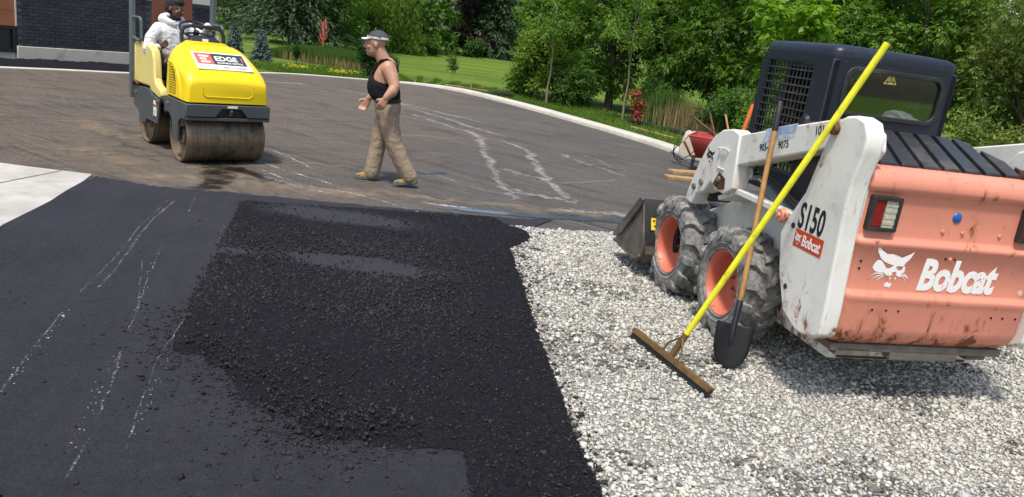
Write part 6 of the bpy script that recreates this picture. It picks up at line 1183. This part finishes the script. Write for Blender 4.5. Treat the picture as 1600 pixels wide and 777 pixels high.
n = 240; x = rng.randn(n) * 0.22; c_ = np.where(rng.rand(n) < 0.5, -6.95, -5.75); x = x + c_; y = 23.2 + rng.randn(n) * 0.22 + (x + 6.4) * 0.35; P = np.stack([x, y, 0.02 + rng.rand(n) * 0.09], -1)
V, F, C = quads(P, rng.randn(n, 3), np.array([0, 0, 1.0]) + rng.randn(n, 3) * 0.4, 0.06, 0.05, rng.rand(n)); tag(np_mesh('yellow_flowers', V, F, lm['yellow'], None, C), 'patches of small yellow flowers along the far kerb', 'flowers', kind='stuff')
rc = empty('reed_clump', (3.62, 20.4, -0.03), 0, 'tall clump of reeds with straw stalks at the foot of the wood', 'reeds')
n = 1500; x = rng.randn(n) * 0.33 + 0.05; y = rng.randn(n) * 0.3; o = blades('straw_stalks', None, x + 0.15, y, 0.55 + 0.3 * rng.rand(n), 0.022, 'straw', rng, None, 0, 0.07); o.parent = rc
n = 700; x = rng.randn(n) * 0.22 - 0.12; y = rng.randn(n) * 0.2; o = blades('green_blades', None, x, y, 0.7 + 0.4 * rng.rand(n), 0.024, 'reed', rng, None, 0, 0.20); o.parent = rc

# ---------------------------------------------------------------- odds and ends by the far kerb
m_blackp = plain('black_plastic_sleeve', (0.016, 0.017, 0.018), 0.5, dirt=(0.1, 0.1, 0.09), damt=0.4); m_plank = plain('weathered_plank', (0.38, 0.24, 0.115), 0.8, var=0.3, scale=12); m_wbred = painted('wheelbarrow_red_paint', (0.36, 0.045, 0.035), chip=0.68, grime=(0.45, 0.33, 0.28), gamt=0.5); m_block = plain('stained_concrete_block', (0.50, 0.45, 0.36), 0.85, var=0.2, dirt=(0.33, 0.20, 0.09), damt=0.42)
b = MB(); p = [(2.55, 20.55, 0.02), (2.9, 20.1, 0.05), (3.4, 19.55, 0.05), (3.95, 18.75, 0.04)]; b.tube([(v.x, v.y, 0.02 + 0.012 * math.sin(i)) for i, v in enumerate(spline([q_[:2] for q_ in p], 6))], 0.06, 10); tag(b.build('silt_sleeve', m_blackp, None), 'long black fabric sleeve lying on the grass by the reeds', 'sleeve')
b = MB(); b.tube([(-1.42, 22.75, 0.03), (-1.1, 22.95, 0.06), (-0.8, 23.15, 0.05), (-0.55, 23.25, 0.03)], [0.06, 0.085, 0.085, 0.06], 10); tag(b.build('silt_sleeve', m_blackp, None), 'short black fabric roll lying on the grass left of the bush', 'sleeve')
b = MB(); b.box((-2.05, 24.1, 0.01), (1.35, 0.14, 0.06), R(-8)); tag(b.build('timber_plank', m_plank, None, 0.004), 'weathered plank lying by the lawn sapling', 'plank')
b = MB(); b.prism([(-0.02, 0.0), (0.02, 0.0), (0.02, 0.34), (0, 0.38), (-0.02, 0.34)], 1, -0.015, 0.015); o = b.build('wooden_stake', m_plank, None, 0.003); o.location = (-1.9, 23.9, -0.03); tag(o, 'short wooden stake standing beside the plank on the lawn', 'stake')
b = MB(); b.box((2.9, 18.35, 0.0), (1.5, 0.12, 0.05), R(-58)); tag(b.build('timber_plank', m_plank, None, 0.004), 'thin plank in the grass below the reed clump', 'plank')
for k, (x, y, z, rz_, lb) in enumerate(((2.62, 12.05, 0.085, 25, 'upper wooden board of the pair behind the loader knee'), (2.55, 11.75, 0.025, 12, 'lower wooden board of the pair behind the loader knee'))):
    b = MB(); b.box((x, y, z), (0.75, 0.20, 0.05), R(rz_)); tag(b.build('wooden_board', m_plank, None, 0.004), lb, 'board', 'boards behind the loader')
# wheelbarrow
WB = Vector((3.0, 12.7, 0)); wb = empty('wheelbarrow', WB, R(70), 'red wheelbarrow holding tools beyond the loader lift arm', 'wheelbarrow')
rg_ = lambda x0, x1, hw, z, t=0.0: [(x0, -hw, z), (x1, -hw, z), (x1, hw, z), (x0, hw, z)]
b = MB(); b.loft([rg_(-0.25, 0.22, 0.18, 0.30), rg_(-0.42, 0.46, 0.32, 0.62)], False); b.add(rg_(-0.25, 0.22, 0.18, 0.30), [(3, 2, 1, 0)]); o = b.build('tub', m_wbred, wb, 0, 30); so = o.modifiers.new('t', 'SOLIDIFY'); so.thickness = 0.006
b = MB(); b.tube([(-0.42, -0.32, 0.62), (0.46, -0.32, 0.62), (0.46, 0.32, 0.62), (-0.42, 0.32, 0.62), (-0.42, -0.32, 0.62)], 0.012, 6); b.build('tub_rim', m_wbred, wb)
for s_ in (-1, 1):
    b = MB(); b.tube([(0.55, s_ * 0.10, 0.20), (-0.3, s_ * 0.24, 0.29), (-0.95, s_ * 0.30, 0.58)], 0.019, 8); b.build('handle', m_wood, wb)
    b = MB(); b.tube([(-0.2, s_ * 0.22, 0.28), (-0.28, s_ * 0.22, 0.02), (-0.12, s_ * 0.22, 0.02), (-0.02, s_ * 0.21, 0.28)], 0.014, 6); b.build('leg', m_black, wb)
b = MB(); b.lathe([(0.09, -0.03), (0.17, -0.04), (0.195, 0.0), (0.17, 0.04), (0.09, 0.03)], (0.58, 0, 0.195), (0, 1, 0), 24); b.lathe([(0.001, 0.02), (0.09, 0.02), (0.09, -0.02), (0.001, -0.02)], (0.58, 0, 0.195), (0, 1, 0), 16); b.build('wheel', m_tyre, wb)
def tool(name, label, p0, p1, r, m, cat):
    o = empty(name, p0, 0, label, cat); b = MB(); d = Vector(p1) - Vector(p0); b.tube([(0, 0, 0), d * 0.5, d], r, 9); b.build('handle', m, o); b = MB(); b.tube([d * 0.97, d * 1.01], r * 1.12, 9); b.build('end_cap', m_black, o); return o
m_dwood = plain('dark_stained_wood', (0.13, 0.055, 0.03), 0.6, var=0.4); m_orange = plain('orange_fibreglass', (0.62, 0.13, 0.02), 0.45, var=0.15)
tool('tool_handle', 'dark red wooden tool handle sticking up from the wheelbarrow', (3.22, 13.0, 0.36), (3.0, 13.25, 0.98), 0.019, m_dwood, 'tool'); tool('tool_handle', 'pale wooden tool handle right of the dark red one', (3.50, 13.2, 0.36), (3.33, 13.5, 0.97), 0.019, m_wood, 'tool'); tool('tool_handle', 'dark tool handle lying across the wheelbarrow to the left', (3.15, 13.1, 0.62), (2.75, 13.3, 0.86), 0.018, m_dwood, 'tool')
pt, pb = Vector((1.91, 6.83, 1.52)), Vector((1.72, 6.62, 0.68)); tool('orange_pole', 'orange pole standing in the bucket in front of the cab', tuple(pb), tuple(pt), 0.018, m_orange, 'pole')
b = MB(); b.loft([[(x * k_, y * k_, z) for x, y in ((-0.40, -0.25), (0.40, -0.25), (0.40, 0.25), (-0.40, 0.25))] for z, k_ in ((0, 1.0), (0.25, 0.96), (0.52, 0.80))]); o = b.build('concrete_block', m_block, None, 0.05, seg=3); o.location = (3.2, 14.25, 0); o.rotation_euler = (0, 0, R(-12)); tag(o, 'stained pale concrete block behind the red wheelbarrow', 'block')
b = MB(); rr_ = random.Random(3)
for k in range(2):
    c0 = Vector((2.74 + 0.10 * k, 13.55, 0.34)); b.tube([c0 + Vector(((0.17 + 0.05 * k) * math.cos(a) * (1 + 0.3 * math.sin(2 * a + k)), 0.12 * math.sin(a * 1.3 + k), (0.30 - 0.06 * k) * math.sin(a + 0.4 * k))) for a in np.linspace(0.9 + k, 4.9 + k, 18)], 0.009, 7)
tag(b.build('hose_coil', m_blackp, None), 'black looped hose beside the red wheelbarrow', 'hose')
b = MB(); b.tube([(2.58, 13.75, 0.16), (2.95, 12.9, 0.06)], 0.026, 10); tag(b.build('steel_pipe', m_chrome, None), 'short steel pipe lying below the looped hose', 'pipe')
